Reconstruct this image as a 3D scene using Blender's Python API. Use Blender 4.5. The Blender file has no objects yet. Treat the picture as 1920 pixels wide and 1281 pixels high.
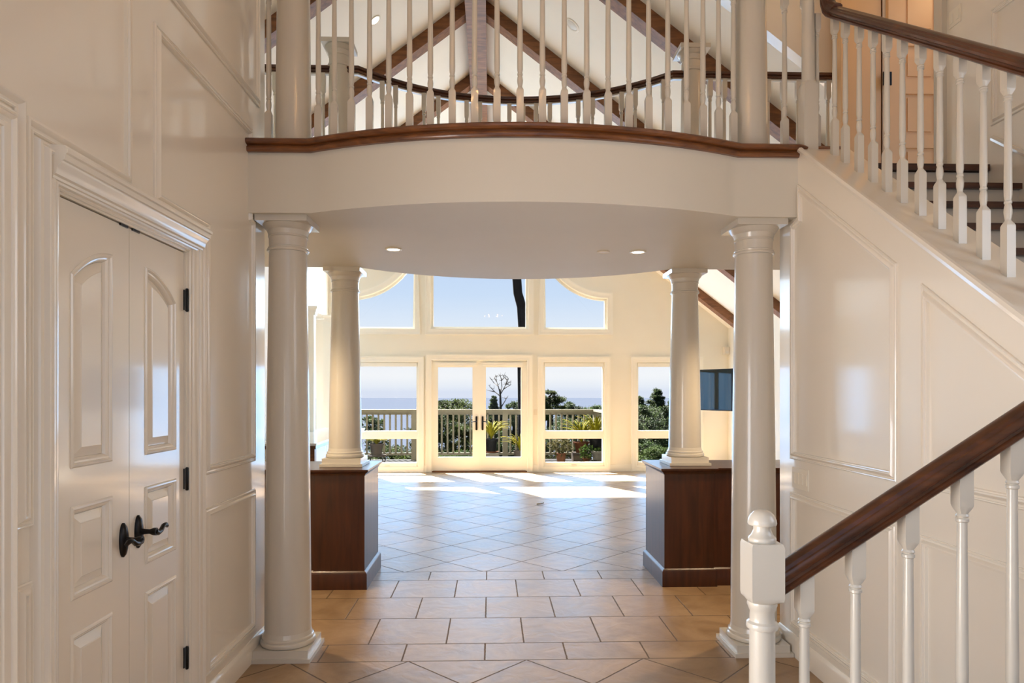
import bpy, bmesh, math, random
from math import sin, cos, tan, pi, radians, sqrt, atan2
from mathutils import Vector, Matrix
random.seed(7)
SC = bpy.context.scene
COL = SC.collection

# ------------------------------------------------------------------ camera model (1920x1281)
TH = radians(1.79); CT, ST = cos(TH), sin(TH); FPX = 1280.0; EYE = 1.62; HOR = 735.0
def ray(px, py):
    xc = (px - 960) / FPX
    return (xc * CT + ST, CT - xc * ST, (HOR - py) / FPX)
def onY(px, py, Y):
    d = ray(px, py); t = Y / d[1]; return (d[0] * t, EYE + d[2] * t)
def onX(px, py, X):
    d = ray(px, py); t = X / d[0]; return (d[1] * t, EYE + d[2] * t)
def onZ(px, py, Z):
    d = ray(px, py); t = (Z - EYE) / d[2]; return (d[0] * t, d[1] * t)

cam_d = bpy.data.cameras.new('camera'); cam = bpy.data.objects.new('camera', cam_d); COL.objects.link(cam)
cam.location = (0, 0, EYE); cam.rotation_euler = (pi / 2, 0, -TH)
cam_d.lens = 24; cam_d.sensor_width = 36; cam_d.shift_y = (HOR - 640.5) / 1920
cam_d.clip_end = 30000; cam_d.clip_start = 0.05
SC.camera = cam

# ------------------------------------------------------------------ materials
def new_mat(name):
    m = bpy.data.materials.new(name); m.use_nodes = True
    nt = m.node_tree; b = nt.nodes['Principled BSDF']
    return m, nt, b
def N(nt, t, **kw):
    n = nt.nodes.new(t)
    for k, v in kw.items():
        if hasattr(n, k): setattr(n, k, v)
    return n
def noise_bump(nt, b, scale, strength, dist=0.01, detail=4):
    tc = N(nt, 'ShaderNodeTexCoord'); nz = N(nt, 'ShaderNodeTexNoise')
    nz.inputs['Scale'].default_value = scale; nz.inputs['Detail'].default_value = detail
    nt.links.new(tc.outputs['Object'], nz.inputs['Vector'])
    bp = N(nt, 'ShaderNodeBump'); bp.inputs['Strength'].default_value = strength; bp.inputs['Distance'].default_value = dist
    nt.links.new(nz.outputs['Fac'], bp.inputs['Height']); nt.links.new(bp.outputs['Normal'], b.inputs['Normal'])
    return tc, nz
def paint(name, col, rough=0.3, bump=0.02, spec=0.5, scale=18, coat=0.0):
    m, nt, b = new_mat(name)
    b.inputs['Base Color'].default_value = (*col, 1); b.inputs['Roughness'].default_value = rough
    b.inputs['Specular IOR Level'].default_value = spec
    b.inputs['Coat Weight'].default_value = coat; b.inputs['Coat Roughness'].default_value = 0.09
    tc, nz = noise_bump(nt, b, scale, bump, 0.02)
    nz2 = N(nt, 'ShaderNodeTexNoise'); nz2.inputs['Scale'].default_value = 2.2
    nt.links.new(tc.outputs['Object'], nz2.inputs['Vector'])
    mx = N(nt, 'ShaderNodeMix', data_type='RGBA')
    mx.inputs[6].default_value = (*[c * 0.965 for c in col], 1); mx.inputs[7].default_value = (*[min(1, c * 1.03) for c in col], 1)
    nt.links.new(nz2.outputs['Fac'], mx.inputs[0]); nt.links.new(mx.outputs[2], b.inputs['Base Color'])
    return m
def wood(name, c1, c2, rough, stretch=(1, 12, 12), scale=3.0, coat=0.0):
    m, nt, b = new_mat(name)
    tc = N(nt, 'ShaderNodeTexCoord'); mp = N(nt, 'ShaderNodeMapping'); mp.inputs['Scale'].default_value = stretch
    nz = N(nt, 'ShaderNodeTexNoise'); nz.inputs['Scale'].default_value = scale; nz.inputs['Detail'].default_value = 7; nz.inputs['Distortion'].default_value = 0.6
    cr = N(nt, 'ShaderNodeValToRGB'); cr.color_ramp.elements[0].position = 0.3; cr.color_ramp.elements[1].position = 0.72
    cr.color_ramp.elements[0].color = (*c1, 1); cr.color_ramp.elements[1].color = (*c2, 1)
    nt.links.new(tc.outputs['Object'], mp.inputs['Vector']); nt.links.new(mp.outputs['Vector'], nz.inputs['Vector'])
    nt.links.new(nz.outputs['Fac'], cr.inputs['Fac']); nt.links.new(cr.outputs['Color'], b.inputs['Base Color'])
    bp = N(nt, 'ShaderNodeBump'); bp.inputs['Strength'].default_value = 0.06; bp.inputs['Distance'].default_value = 0.01
    nt.links.new(nz.outputs['Fac'], bp.inputs['Height']); nt.links.new(bp.outputs['Normal'], b.inputs['Normal'])
    b.inputs['Roughness'].default_value = rough; b.inputs['Coat Weight'].default_value = coat
    return m
def plain(name, col, rough=0.5, metal=0.0, emit=None, es=0.0, vary=0.12, scale=9):
    m, nt, b = new_mat(name)
    if max(col) < 0.11 and rough > .29: b.inputs['Specular IOR Level'].default_value = 0.06
    b.inputs['Roughness'].default_value = rough; b.inputs['Metallic'].default_value = metal
    tc = N(nt, 'ShaderNodeTexCoord'); nz = N(nt, 'ShaderNodeTexNoise'); nz.inputs['Scale'].default_value = scale
    nt.links.new(tc.outputs['Object'], nz.inputs['Vector'])
    mx = N(nt, 'ShaderNodeMix', data_type='RGBA')
    mx.inputs[6].default_value = (*[c * (1 - vary) for c in col], 1); mx.inputs[7].default_value = (*[min(1, c * (1 + vary)) for c in col], 1)
    nt.links.new(nz.outputs['Fac'], mx.inputs[0]); nt.links.new(mx.outputs[2], b.inputs['Base Color'])
    if emit:
        b.inputs['Emission Color'].default_value = (*emit, 1); b.inputs['Emission Strength'].default_value = es
    return m

M = {}
M['foyer'] = paint('foyer_satin_paint', (0.81, 0.75, 0.65), 0.3, 0.008, 0.4, coat=0.9)
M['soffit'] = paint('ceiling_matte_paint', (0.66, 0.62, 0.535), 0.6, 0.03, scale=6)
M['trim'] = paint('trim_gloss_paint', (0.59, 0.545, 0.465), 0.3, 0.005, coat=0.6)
M['cream'] = paint('great_room_cream_paint', (0.87, 0.845, 0.745), 0.6, 0.02)
M['creamtrim'] = paint('window_trim_paint', (0.91, 0.895, 0.81), 0.35, 0.005)
M['vault'] = paint('vault_white_paint', (0.935, 0.905, 0.82), 0.7, 0.02)
M['peach'] = paint('hall_door_paint', (0.74, 0.48, 0.245), 0.35, 0.006)
M['dark_wood'] = wood('mahogany_panel', (0.030, 0.008, 0.0025), (0.070, 0.019, 0.006), 0.3, (9, 9, 0.9), 2.5, 0.05)
M['rail_wood'] = wood('mahogany_rail', (0.030, 0.0075, 0.002), (0.105, 0.031, 0.008), 0.3, (1.2, 10, 10), 3.0, 0.12)
M['rail_wood_deep'] = wood('mahogany_stair_rail', (0.035, 0.009, 0.0026), (0.12, 0.037, 0.010), 0.3, (16, 1.6, 1.6), 2.2, 0.15)
M['nosing'] = wood('nosing_wood', (0.085, 0.024, 0.006), (0.23, 0.078, 0.018), 0.28, (2, 10, 10), 3.0, 0.3)
M['beam'] = wood('beam_timber', (0.12, 0.044, 0.014), (0.28, 0.115, 0.040), 0.55, (1.5, 9, 9), 2.5)
M['black'] = plain('blackened_bronze', (0.012, 0.010, 0.009), 0.28, 0.6, vary=0.3)
M['screen'] = plain('screen_glass', (0.004, 0.012, 0.014), 0.03, 0.0, vary=0.05)
M['screen'].node_tree.nodes['Principled BSDF'].inputs['Specular IOR Level'].default_value = 0.3
M['plastic'] = plain('ivory_plastic', (0.80, 0.74, 0.62), 0.4, vary=0.03)
M['lens'] = plain('lamp_lens', (0.9, 0.85, 0.75), 0.4, emit=(1, 0.90, 0.74), es=6.0)
M['lens_off'] = plain('speaker_grille', (0.75, 0.72, 0.66), 0.5)
M['deckpaint'] = plain('deck_rail_paint', (0.125, 0.112, 0.078), 0.6, vary=0.06)
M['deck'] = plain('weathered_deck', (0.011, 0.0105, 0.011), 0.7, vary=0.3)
M['marble'] = plain('white_countertop', (0.86, 0.85, 0.82), 0.15, vary=0.04)
M['terracotta'] = plain('terracotta', (0.085, 0.033, 0.017), 0.8, vary=0.2)
M['greypot'] = plain('grey_clay', (0.055, 0.045, 0.039), 0.8, vary=0.2)
M['whitepot'] = plain('pale_glazed_pot', (0.085, 0.078, 0.066), 0.5, vary=0.25)
M['blackpot'] = plain('black_plastic_pot', (0.004, 0.004, 0.0045), 0.5, vary=0.3)
M['bark'] = plain('dark_bark', (0.009, 0.008, 0.009), 0.9, vary=0.5, scale=14)
M['greybark'] = plain('grey_dead_bark', (0.035, 0.03, 0.027), 0.9, vary=0.3)
M['strap'] = plain('yellow_green_leaf', (0.10, 0.088, 0.006), 0.4, vary=0.45, scale=4)
M['succ'] = plain('succulent_leaf', (0.05, 0.052, 0.047), 0.5, vary=0.2)
M['herb'] = plain('garden_leaf', (0.018, 0.033, 0.008), 0.5, vary=0.5, scale=5)
M['redleaf'] = plain('bronze_green_leaf', (0.033, 0.029, 0.013), 0.5, vary=0.5, scale=5)
M['soil'] = plain('potting_soil', (0.05, 0.035, 0.025), 0.95)
M['drylitter'] = plain('dry_leaf', (0.55, 0.42, 0.22), 0.7)
M['hill'] = plain('hillside_scrub', (0.02, 0.03, 0.01), 0.95, vary=0.5, scale=0.6)
def leafmat(name, c, v):
    m, nt, b = new_mat(name)
    tc = N(nt, 'ShaderNodeTexCoord'); nz = N(nt, 'ShaderNodeTexNoise'); nz.inputs['Scale'].default_value = 2.0
    nt.links.new(tc.outputs['Object'], nz.inputs['Vector'])
    cr = N(nt, 'ShaderNodeValToRGB'); cr.color_ramp.elements[0].position = .35; cr.color_ramp.elements[1].position = .7
    cr.color_ramp.elements[0].color = (*c, 1); cr.color_ramp.elements[1].color = (*v, 1)
    nt.links.new(nz.outputs['Fac'], cr.inputs['Fac']); nt.links.new(cr.outputs['Color'], b.inputs['Base Color'])
    b.inputs['Roughness'].default_value = 0.7; b.inputs['Specular IOR Level'].default_value = 0.08
    tr = N(nt, 'ShaderNodeBsdfTranslucent'); nt.links.new(cr.outputs['Color'], tr.inputs['Color'])
    mix = N(nt, 'ShaderNodeMixShader'); mix.inputs[0].default_value = 0.35
    nt.links.new(b.outputs[0], mix.inputs[1]); nt.links.new(tr.outputs[0], mix.inputs[2])
    nt.links.new(mix.outputs[0], nt.nodes['Material Output'].inputs['Surface'])
    return m
M['strap'] = leafmat('yellow_green_leaf', (0.11, 0.11, 0.006), (0.28, 0.235, 0.012))
M['herb'] = leafmat('garden_leaf', (0.016, 0.030, 0.006), (0.045, 0.075, 0.018))
M['redleaf'] = leafmat('bronze_green_leaf', (0.022, 0.022, 0.008), (0.065, 0.055, 0.025))
M['leafdark'] = leafmat('conifer_foliage', (0.010, 0.017, 0.007), (0.038, 0.055, 0.017))
M['leafmid'] = leafmat('cypress_foliage', (0.014, 0.022, 0.006), (0.045, 0.058, 0.016))
M['shrub'] = leafmat('shrub_foliage', (0.016, 0.03, 0.007), (0.06, 0.085, 0.022))
# glass
m = bpy.data.materials.new('window_glass'); m.use_nodes = True; nt = m.node_tree; nt.nodes.clear()
o = N(nt, 'ShaderNodeOutputMaterial'); tr = N(nt, 'ShaderNodeBsdfTransparent'); gl = N(nt, 'ShaderNodeBsdfGlossy'); gl.inputs['Roughness'].default_value = 0.0
fr = N(nt, 'ShaderNodeFresnel'); fr.inputs['IOR'].default_value = 1.22; mx = N(nt, 'ShaderNodeMixShader')
tr.inputs['Color'].default_value = (0.985, 0.99, 0.985, 1)
geo = N(nt, 'ShaderNodeNewGeometry'); inv = N(nt, 'ShaderNodeMath', operation='SUBTRACT'); inv.inputs[0].default_value = 1.0; nt.links.new(geo.outputs['Backfacing'], inv.inputs[1])
mul = N(nt, 'ShaderNodeMath', operation='MULTIPLY'); nt.links.new(fr.outputs[0], mul.inputs[0]); nt.links.new(inv.outputs[0], mul.inputs[1])
nt.links.new(mul.outputs[0], mx.inputs[0]); nt.links.new(tr.outputs[0], mx.inputs[1]); nt.links.new(gl.outputs[0], mx.inputs[2]); nt.links.new(mx.outputs[0], o.inputs['Surface'])
M['glass'] = m
# sea
m, nt, b = new_mat('sea_water'); b.inputs['Base Color'].default_value = (0.030, 0.036, 0.050, 1); b.inputs['Roughness'].default_value = 0.9; b.inputs['Specular IOR Level'].default_value = 0.0
noise_bump(nt, b, 0.02, 0.1, 1.0); M['sea'] = m
# tile floor
def tile_material():
    m, nt, b = new_mat('stone_tile_floor'); L = nt.links.new
    tc = N(nt, 'ShaderNodeTexCoord'); sep = N(nt, 'ShaderNodeSeparateXYZ'); L(tc.outputs['Object'], sep.inputs[0])
    wob = N(nt, 'ShaderNodeTexNoise'); wob.inputs['Scale'].default_value = 26; wob.inputs['Detail'].default_value = 5; L(tc.outputs['Object'], wob.inputs['Vector'])
    wsub = N(nt, 'ShaderNodeVectorMath', operation='SUBTRACT'); L(wob.outputs['Color'], wsub.inputs[0]); wsub.inputs[1].default_value = (.5, .5, .5)
    wsc = N(nt, 'ShaderNodeVectorMath', operation='SCALE'); L(wsub.outputs[0], wsc.inputs[0]); wsc.inputs['Scale'].default_value = 0.007
    vec = N(nt, 'ShaderNodeVectorMath', operation='ADD'); L(tc.outputs['Object'], vec.inputs[0]); L(wsc.outputs[0], vec.inputs[1])
    def brick(loc, rot, w, h, off):
        mp = N(nt, 'ShaderNodeMapping', vector_type='TEXTURE'); mp.inputs['Location'].default_value = loc; mp.inputs['Rotation'].default_value = (0, 0, rot)
        L(vec.outputs[0], mp.inputs['Vector'])
        br = N(nt, 'ShaderNodeTexBrick'); br.offset = off; br.squash = 1.0; br.offset_frequency = 2
        br.inputs['Color1'].default_value = (0, 0, 0, 1); br.inputs['Color2'].default_value = (1, 1, 1, 1); br.inputs['Mortar'].default_value = (.5, .5, .5, 1)
        br.inputs['Scale'].default_value = 1.0; br.inputs['Mortar Size'].default_value = 0.0055; br.inputs['Mortar Smooth'].default_value = 0.35
        br.inputs['Brick Width'].default_value = w; br.inputs['Row Height'].default_value = h; br.inputs['Bias'].default_value = 0
        L(mp.outputs[0], br.inputs['Vector']); return br
    band = brick((0.214 - 10, 3.905 - 9.9, 0), 0, 0.5, 0.495, 0.5)
    s = 0.5025; dgn = s * sqrt(2)
    far = brick((0.650, 6.150 - 20 * dgn, 0), pi / 4, s, s, 0.0)
    near = brick((0.216, 4.120 - 20 * dgn, 0), pi / 4, s, s, 0.0)
    gt = N(nt, 'ShaderNodeMath', operation='GREATER_THAN'); L(sep.outputs['Y'], gt.inputs[0]); gt.inputs[1].default_value = 6.16
    lt = N(nt, 'ShaderNodeMath', operation='LESS_THAN'); L(sep.outputs['Y'], lt.inputs[0]); lt.inputs[1].default_value = 4.12
    def mixv(fac, a, bb, typ='FLOAT'):
        x = N(nt, 'ShaderNodeMix', data_type=typ)
        i = (2, 3, 0) if typ == 'FLOAT' else (6, 7, 2)
        L(fac, x.inputs[0]); L(a, x.inputs[i[0]]); L(bb, x.inputs[i[1]]); return x.outputs[i[2]]
    fac = mixv(lt.outputs[0], mixv(gt.outputs[0], band.outputs['Fac'], far.outputs['Fac']), near.outputs['Fac'])
    col = mixv(lt.outputs[0], mixv(gt.outputs[0], band.outputs['Color'], far.outputs['Color'], 'RGBA'), near.outputs['Color'], 'RGBA')
    for y0 in (6.16, 4.12):
        cmp = N(nt, 'ShaderNodeMath', operation='COMPARE'); L(sep.outputs['Y'], cmp.inputs[0]); cmp.inputs[1].default_value = y0; cmp.inputs[2].default_value = 0.005
        mxm = N(nt, 'ShaderNodeMath', operation='MAXIMUM'); L(fac, mxm.inputs[0]); L(cmp.outputs[0], mxm.inputs[1]); fac = mxm.outputs[0]
    nz = N(nt, 'ShaderNodeTexNoise'); nz.inputs['Scale'].default_value = 3.0; nz.inputs['Detail'].default_value = 8; nz.inputs['Roughness'].default_value = 0.6; nz.inputs['Distortion'].default_value = 1.2
    L(tc.outputs['Object'], nz.inputs['Vector'])
    cr = N(nt, 'ShaderNodeValToRGB'); L(nz.outputs['Fac'], cr.inputs['Fac'])
    cr.color_ramp.elements[0].position = 0.3; cr.color_ramp.elements[1].position = 0.75
    cr.color_ramp.elements[0].color = (0.25, 0.150, 0.072, 1); cr.color_ramp.elements[1].color = (0.44, 0.295, 0.165, 1)
    var = N(nt, 'ShaderNodeMix', data_type='RGBA', blend_type='MULTIPLY'); var.inputs[0].default_value = 0.16
    L(cr.outputs[0], var.inputs[6]); L(col, var.inputs[7])
    gm = N(nt, 'ShaderNodeMix', data_type='RGBA'); L(fac, gm.inputs[0]); L(var.outputs[2], gm.inputs[6]); gm.inputs[7].default_value = (0.13, 0.088, 0.055, 1)
    L(gm.outputs[2], b.inputs['Base Color'])
    rr = N(nt, 'ShaderNodeMapRange'); L(nz.outputs['Fac'], rr.inputs[0]); rr.inputs[3].default_value = 0.28; rr.inputs[4].default_value = 0.46
    ra = N(nt, 'ShaderNodeMath', operation='ADD'); L(rr.outputs[0], ra.inputs[0]); fm = N(nt, 'ShaderNodeMath', operation='MULTIPLY'); L(fac, fm.inputs[0]); fm.inputs[1].default_value = 0.4; L(fm.outputs[0], ra.inputs[1])
    L(ra.outputs[0], b.inputs['Roughness'])
    nz3 = N(nt, 'ShaderNodeTexNoise'); nz3.inputs['Scale'].default_value = 5; nz3.inputs['Detail'].default_value = 6; nz3.inputs['Distortion'].default_value = 2.0; L(tc.outputs['Object'], nz3.inputs['Vector'])
    hs = N(nt, 'ShaderNodeMath', operation='MULTIPLY'); L(nz3.outputs['Fac'], hs.inputs[0]); hs.inputs[1].default_value = 0.55
    hh = N(nt, 'ShaderNodeMath', operation='SUBTRACT'); L(hs.outputs[0], hh.inputs[0]); L(fac, hh.inputs[1])
    bp = N(nt, 'ShaderNodeBump'); bp.inputs['Strength'].default_value = 0.7; bp.inputs['Distance'].default_value = 0.008
    L(hh.outputs[0], bp.inputs['Height']); L(bp.outputs[0], b.inputs['Normal'])
    b.inputs['Specular IOR Level'].default_value = 0.5
    return m
M['tile'] = tile_material()

# ------------------------------------------------------------------ object helpers
def put(o, parent=None, kind=None, label=None, cat=None, group=None):
    if o.name not in COL.objects: COL.objects.link(o)
    if parent: o.parent = parent
    if kind: o['kind'] = kind
    if label: o['label'] = label
    if cat: o['category'] = cat
    if group: o['group'] = group
    return o
def empty(name, loc=(0, 0, 0), **kw):
    o = bpy.data.objects.new(name, None); o.location = loc; o.empty_display_size = 0.1
    return put(o, **kw)
class MB:
    def __init__(s): s.bm = bmesh.new()
    def face(s, vs):
        try: s.bm.faces.new(vs)
        except ValueError: pass
    def V(s, p): return s.bm.verts.new(p)
    def box(s, x0, x1, y0, y1, z0, z1):
        v = [s.V((x, y, z)) for x in (x0, x1) for y in (y0, y1) for z in (z0, z1)]
        for f in ((0, 1, 3, 2), (4, 6, 7, 5), (0, 4, 5, 1), (2, 3, 7, 6), (0, 2, 6, 4), (1, 5, 7, 3)): s.face([v[i] for i in f])
        return s
    def rings(s, rings, cap=True, closed=False):
        R = [[s.V(p) for p in r] for r in rings]; n = len(R[0])
        pairs = list(zip(R[:-1], R[1:])) + ([(R[-1], R[0])] if closed else [])
        for a, b in pairs:
            for i in range(n): s.face([a[i], a[(i + 1) % n], b[(i + 1) % n], b[i]])
        if cap and not closed: s.face(R[0][::-1]); s.face(R[-1])
        return s
    def lathe(s, prof, cx=0, cy=0, n=40):
        return s.rings([[(cx + r * cos(2 * pi * k / n), cy + r * sin(2 * pi * k / n), z) for k in range(n)] for r, z in prof])
    def sqlathe(s, prof, cx=0, cy=0, n=16):
        # prof: (size, z, squareness 0..1)
        R = []
        for r, z, q in prof:
            ring = []
            for k in range(n):
                a = 2 * pi * k / n; c, d = cos(a), sin(a)
                rs = r / max(abs(c), abs(d)); rr = r * (1 - q) + rs * q
                ring.append((cx + rr * c, cy + rr * d, z))
            R.append(ring)
        return s.rings(R)
    def prism(s, pts, fn0, fn1):
        # pts 2D polygon, fn0/fn1 map to the two ends
        a = [s.V(fn0(p)) for p in pts]; b = [s.V(fn1(p)) for p in pts]; n = len(pts)
        fa = s.bm.faces.new(a[::-1]); fb = s.bm.faces.new(b)
        for i in range(n): s.face([a[i], a[(i + 1) % n], b[(i + 1) % n], b[i]])
        bmesh.ops.triangulate(s.bm, faces=[fa, fb])
        return s
    def sweep(s, path, prof, O, e1, e2, closed=False):
        """profile (u to the left of travel in the plane, v along the plane normal) swept along a 2D path with mitred corners"""
        O, e1, e2 = Vector(O), Vector(e1), Vector(e2); n = e1.cross(e2)
        P = [Vector(p) for p in path]; m = len(P); R = []
        for i in range(m):
            d0 = (P[i] - P[i - 1]).normalized() if (closed or i > 0) else None
            d1 = (P[(i + 1) % m] - P[i]).normalized() if (closed or i < m - 1) else None
            n0 = Vector((-d0.y, d0.x)) if d0 else None; n1 = Vector((-d1.y, d1.x)) if d1 else None
            if n0 is None: w = n1
            elif n1 is None: w = n0
            else: w = (n0 + n1) / max(0.2, 1 + n0.dot(n1))
            R.append([tuple(O + e1 * (P[i].x + w.x * u) + e2 * (P[i].y + w.y * u) + n * v) for u, v in prof])
        return s.rings(R, closed=closed)
    def tube(s, pts, rad, n=10):
        P = [Vector(p) for p in pts]; R = []; prev = None
        for i, p in enumerate(P):
            t = (P[min(i + 1, len(P) - 1)] - P[max(i - 1, 0)]).normalized()
            if prev is None:
                up = Vector((0, 0, 1)) if abs(t.z) < 0.9 else Vector((1, 0, 0)); a = t.cross(up).normalized()
            else: a = (prev - t * prev.dot(t)).normalized()
            prev = a; b = t.cross(a); r = rad[i] if isinstance(rad, (list, tuple)) else rad
            if not isinstance(r, (list, tuple)): r = (r, r)
            R.append([tuple(p + a * (r[0] * cos(2 * pi * k / n)) + b * (r[1] * sin(2 * pi * k / n))) for k in range(n)])
        return s.rings(R)
    def mesh(s, name, mat, ang=38, bevel=0.0):
        bm = s.bm
        if bevel:
            ed = [e for e in bm.edges if len(e.link_faces) == 2 and e.calc_face_angle(0) > 0.6]
            bmesh.ops.bevel(bm, geom=ed, offset=bevel, segments=2, affect='EDGES', profile=0.6, clamp_overlap=True)
        bmesh.ops.recalc_face_normals(bm, faces=bm.faces[:])
        lim = radians(ang)
        for f in bm.faces: f.smooth = True
        for e in bm.edges: e.smooth = len(e.link_faces) == 2 and e.calc_face_angle(0) < lim
        me = bpy.data.meshes.new(name); bm.to_mesh(me); bm.free()
        me.materials.append(M[mat] if isinstance(mat, str) else mat)
        return me
    def build(s, name, mat, parent=None, bevel=0.0, ang=38, loc=None, **kw):
        o = bpy.data.objects.new(name, s.mesh(name, mat, ang, bevel))
        if loc: o.location = loc
        return put(o, parent=parent, **kw)
def holed(mb, a0, a1, b0, b1, holes, fn, t):
    """slab a x b with rectangular holes; fn(a,b,d) -> 3D, thickness t"""
    A = sorted({a0, a1, *[h[0] for h in holes], *[h[1] for h in holes]}); B = sorted({b0, b1, *[h[2] for h in holes], *[h[3] for h in holes]})
    A = [x for x in A if a0 <= x <= a1]; B = [x for x in B if b0 <= x <= b1]
    vid = {}
    def v(i, j, k):
        if (i, j, k) not in vid: vid[(i, j, k)] = mb.V(fn(A[i], B[j], t * k))
        return vid[(i, j, k)]
    def solid(i, j):
        if not (0 <= i < len(A) - 1 and 0 <= j < len(B) - 1): return False
        x, y = (A[i] + A[i + 1]) / 2, (B[j] + B[j + 1]) / 2
        return not any(h[0] < x < h[1] and h[2] < y < h[3] for h in holes)
    for i in range(len(A) - 1):
        for j in range(len(B) - 1):
            if not solid(i, j): continue
            for k in (0, 1): mb.face([v(i, j, k), v(i + 1, j, k), v(i + 1, j + 1, k), v(i, j + 1, k)])
            if not solid(i - 1, j): mb.face([v(i, j, 0), v(i, j + 1, 0), v(i, j + 1, 1), v(i, j, 1)])
            if not solid(i + 1, j): mb.face([v(i + 1, j, 0), v(i + 1, j + 1, 0), v(i + 1, j + 1, 1), v(i + 1, j, 1)])
            if not solid(i, j - 1): mb.face([v(i, j, 0), v(i + 1, j, 0), v(i + 1, j, 1), v(i, j, 1)])
            if not solid(i, j + 1): mb.face([v(i, j + 1, 0), v(i + 1, j + 1, 0), v(i + 1, j + 1, 1), v(i, j + 1, 1)])
    return mb
def copy_tree(o, loc=None, rotz=None, **kw):
    c = o.copy(); COL.objects.link(c)
    for ch in list(o.children):
        d = ch.copy(); COL.objects.link(d); d.parent = c
        for g in list(ch.children):
            e = g.copy(); COL.objects.link(e); e.parent = d
    if loc is not None: c.location = loc
    if rotz is not None: c.rotation_euler[2] = rotz
    for k, v in kw.items(): c[k] = v
    return c
def rect(a0, a1, b0, b1): return [(a0, b0), (a1, b0), (a1, b1), (a0, b1)]

LX, RX = -1.44, 1.87                     # foyer left wall, panelled stair wall
SOF, FLR = 2.685, 3.10                   # balcony soffit, balcony floor
FY = 13.8                                # inner face of the far (window) wall
RID, RIZ, PIT = -0.19, 6.78, 0.765       # ridge x, height, roof pitch
GLX, GRX = -3.25, 4.85                   # great room side walls
HX = 3.28                                # stair hall right wall
FC = 5.7                                 # foyer ceiling
def roofz(x): return RIZ - PIT * abs(x - RID)

# ------------------------------------------------------------------ floor and shell
MB().box(-7.2, GRX + .15, -1.6, FY + .15, -0.12, 0).build('floor', 'tile', kind='structure')
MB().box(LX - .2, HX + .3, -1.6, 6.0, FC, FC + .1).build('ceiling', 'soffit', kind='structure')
# left foyer wall with the closet opening
DY0, DY1, DZ = 2.315, 3.285, 2.285
mb = holed(MB(), -1.6, 4.40, 0, FC, [(DY0, DY1, 0, DZ), (.2, 1.953, .12, 2.326)], lambda a, b, d: (LX - d, a, b), 0.16)  # opening nearer the viewer is added for the side fill lamp
mb.build('wall_left', 'foyer', kind='structure')
MB().box(LX - .8, LX - .75, DY0 - .1, DY1 + .1, 0, 2.5).build('wall_closet', 'foyer', kind='structure')
# entry wall behind the viewer with a glazed door and a high window (daylight side lights)
mb = holed(MB(), LX - .16, HX + .16, 0, FC, [(-0.9, 1.7, 0.0, 2.5), (-0.9, 1.7, 3.0, 5.2)], lambda a, b, d: (a, -1.6 - d, b), 0.15)
mb.build('wall_front', 'foyer', kind='structure')
# panelled knee wall below the upper flight; top edge follows the flight
def kz(y): return 0.245 + 0.698 * y
poly = [(1.95, 0), (4.36, 0), (4.36, SOF), (4.10, SOF), (4.10, kz(4.10)), (1.95, kz(1.95))]
MB().prism(poly, lambda p: (RX, p[0], p[1]), lambda p: (RX + .31, p[0], p[1])).build('wall_right', 'foyer', kind='structure')
# hall walls right of the stair
mb = holed(MB(), -1.6, 5.62, 0, FC, [(4.93, 5.615, FLR, FLR + 2.1), (.25, 1.85, 1.55, 3.15)], lambda a, b, d: (HX + d, a, b), 0.14)  # low opening near the viewer is added for the stair fill lamp
mb.build('wall_stair', 'foyer', kind='structure')
MB().box(2.93, HX - .012, 5.62, 5.76, FLR, FC).box(HX - .012, HX + .3, 5.74, 5.80, FLR, FC).box(HX + .025, HX + .3, 5.63, 5.74, FLR, FC).build('wall_hall', 'peach', kind='structure')
MB().box(HX + 1.2, HX + 1.3, 4.3, 6.2, FLR, FC).build('wall_bedroom', 'peach', kind='structure')
MB().box(HX + .14, HX + 1.3, 4.2, 6.3, FC, FC + .1).build('ceiling_bedroom', 'soffit', kind='structure')
# front gable of the great room over the balcony
gy0, gy1 = 5.90, 6.02
zc_ = lambda x: roofz(x)
mb = MB()
xr = RID + (RIZ - FC) / PIT; xl = RID - (RIZ - FC) / PIT
mb.prism([(xr, FC), (HX + .9, roofz(HX + .9)), (HX + .9, FC)], lambda p: (p[0], gy0, p[1]), lambda p: (p[0], gy1, p[1]))
mb.prism([(xl, FC), (GLX, FC), (GLX, roofz(GLX))], lambda p: (p[0], gy0, p[1]), lambda p: (p[0], gy1, p[1]))
mb.prism([(xl, FC), (xr, FC), (RID, RIZ)], lambda p: (p[0], gy0, p[1] + .1), lambda p: (p[0], gy1, p[1] + .1))
mb.build('wall_gable', 'foyer', kind='structure')
MB().box(HX + .14, GRX + .15, 5.90, 6.02, 0, 4.4).build('wall_hall_back', 'cream', kind='structure')
# hall walls under the balcony and the upstairs left end
MB().box(GLX - .15, GLX, 4.3, 6.0, 0, FC + .8).build('wall_hall_left', 'cream', kind='structure')
MB().box(GLX - .15, LX - .16, 3.90, 4.05, 0, FC + .8).build('wall_hall_front', 'cream', kind='structure')
MB().box(GLX - .15, LX - .16, 3.9, 6.0, FC + .0, FC + .1).build('ceiling_hall', 'soffit', kind='structure')
# great room side walls
MB().box(GRX, GRX + .15, 5.9, FY + .15, 0, roofz(GRX) + .1).build('wall_great_right', 'cream', kind='structure')
mb = MB()
holed(mb, 6.0, FY, 0, roofz(GLX) + .05, [(12.35, 13.62, 0, 3.11)], lambda a, b, d: (GLX - d, a, b), 0.2)
mb.build('wall_great_left', 'vault', kind='structure')
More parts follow.
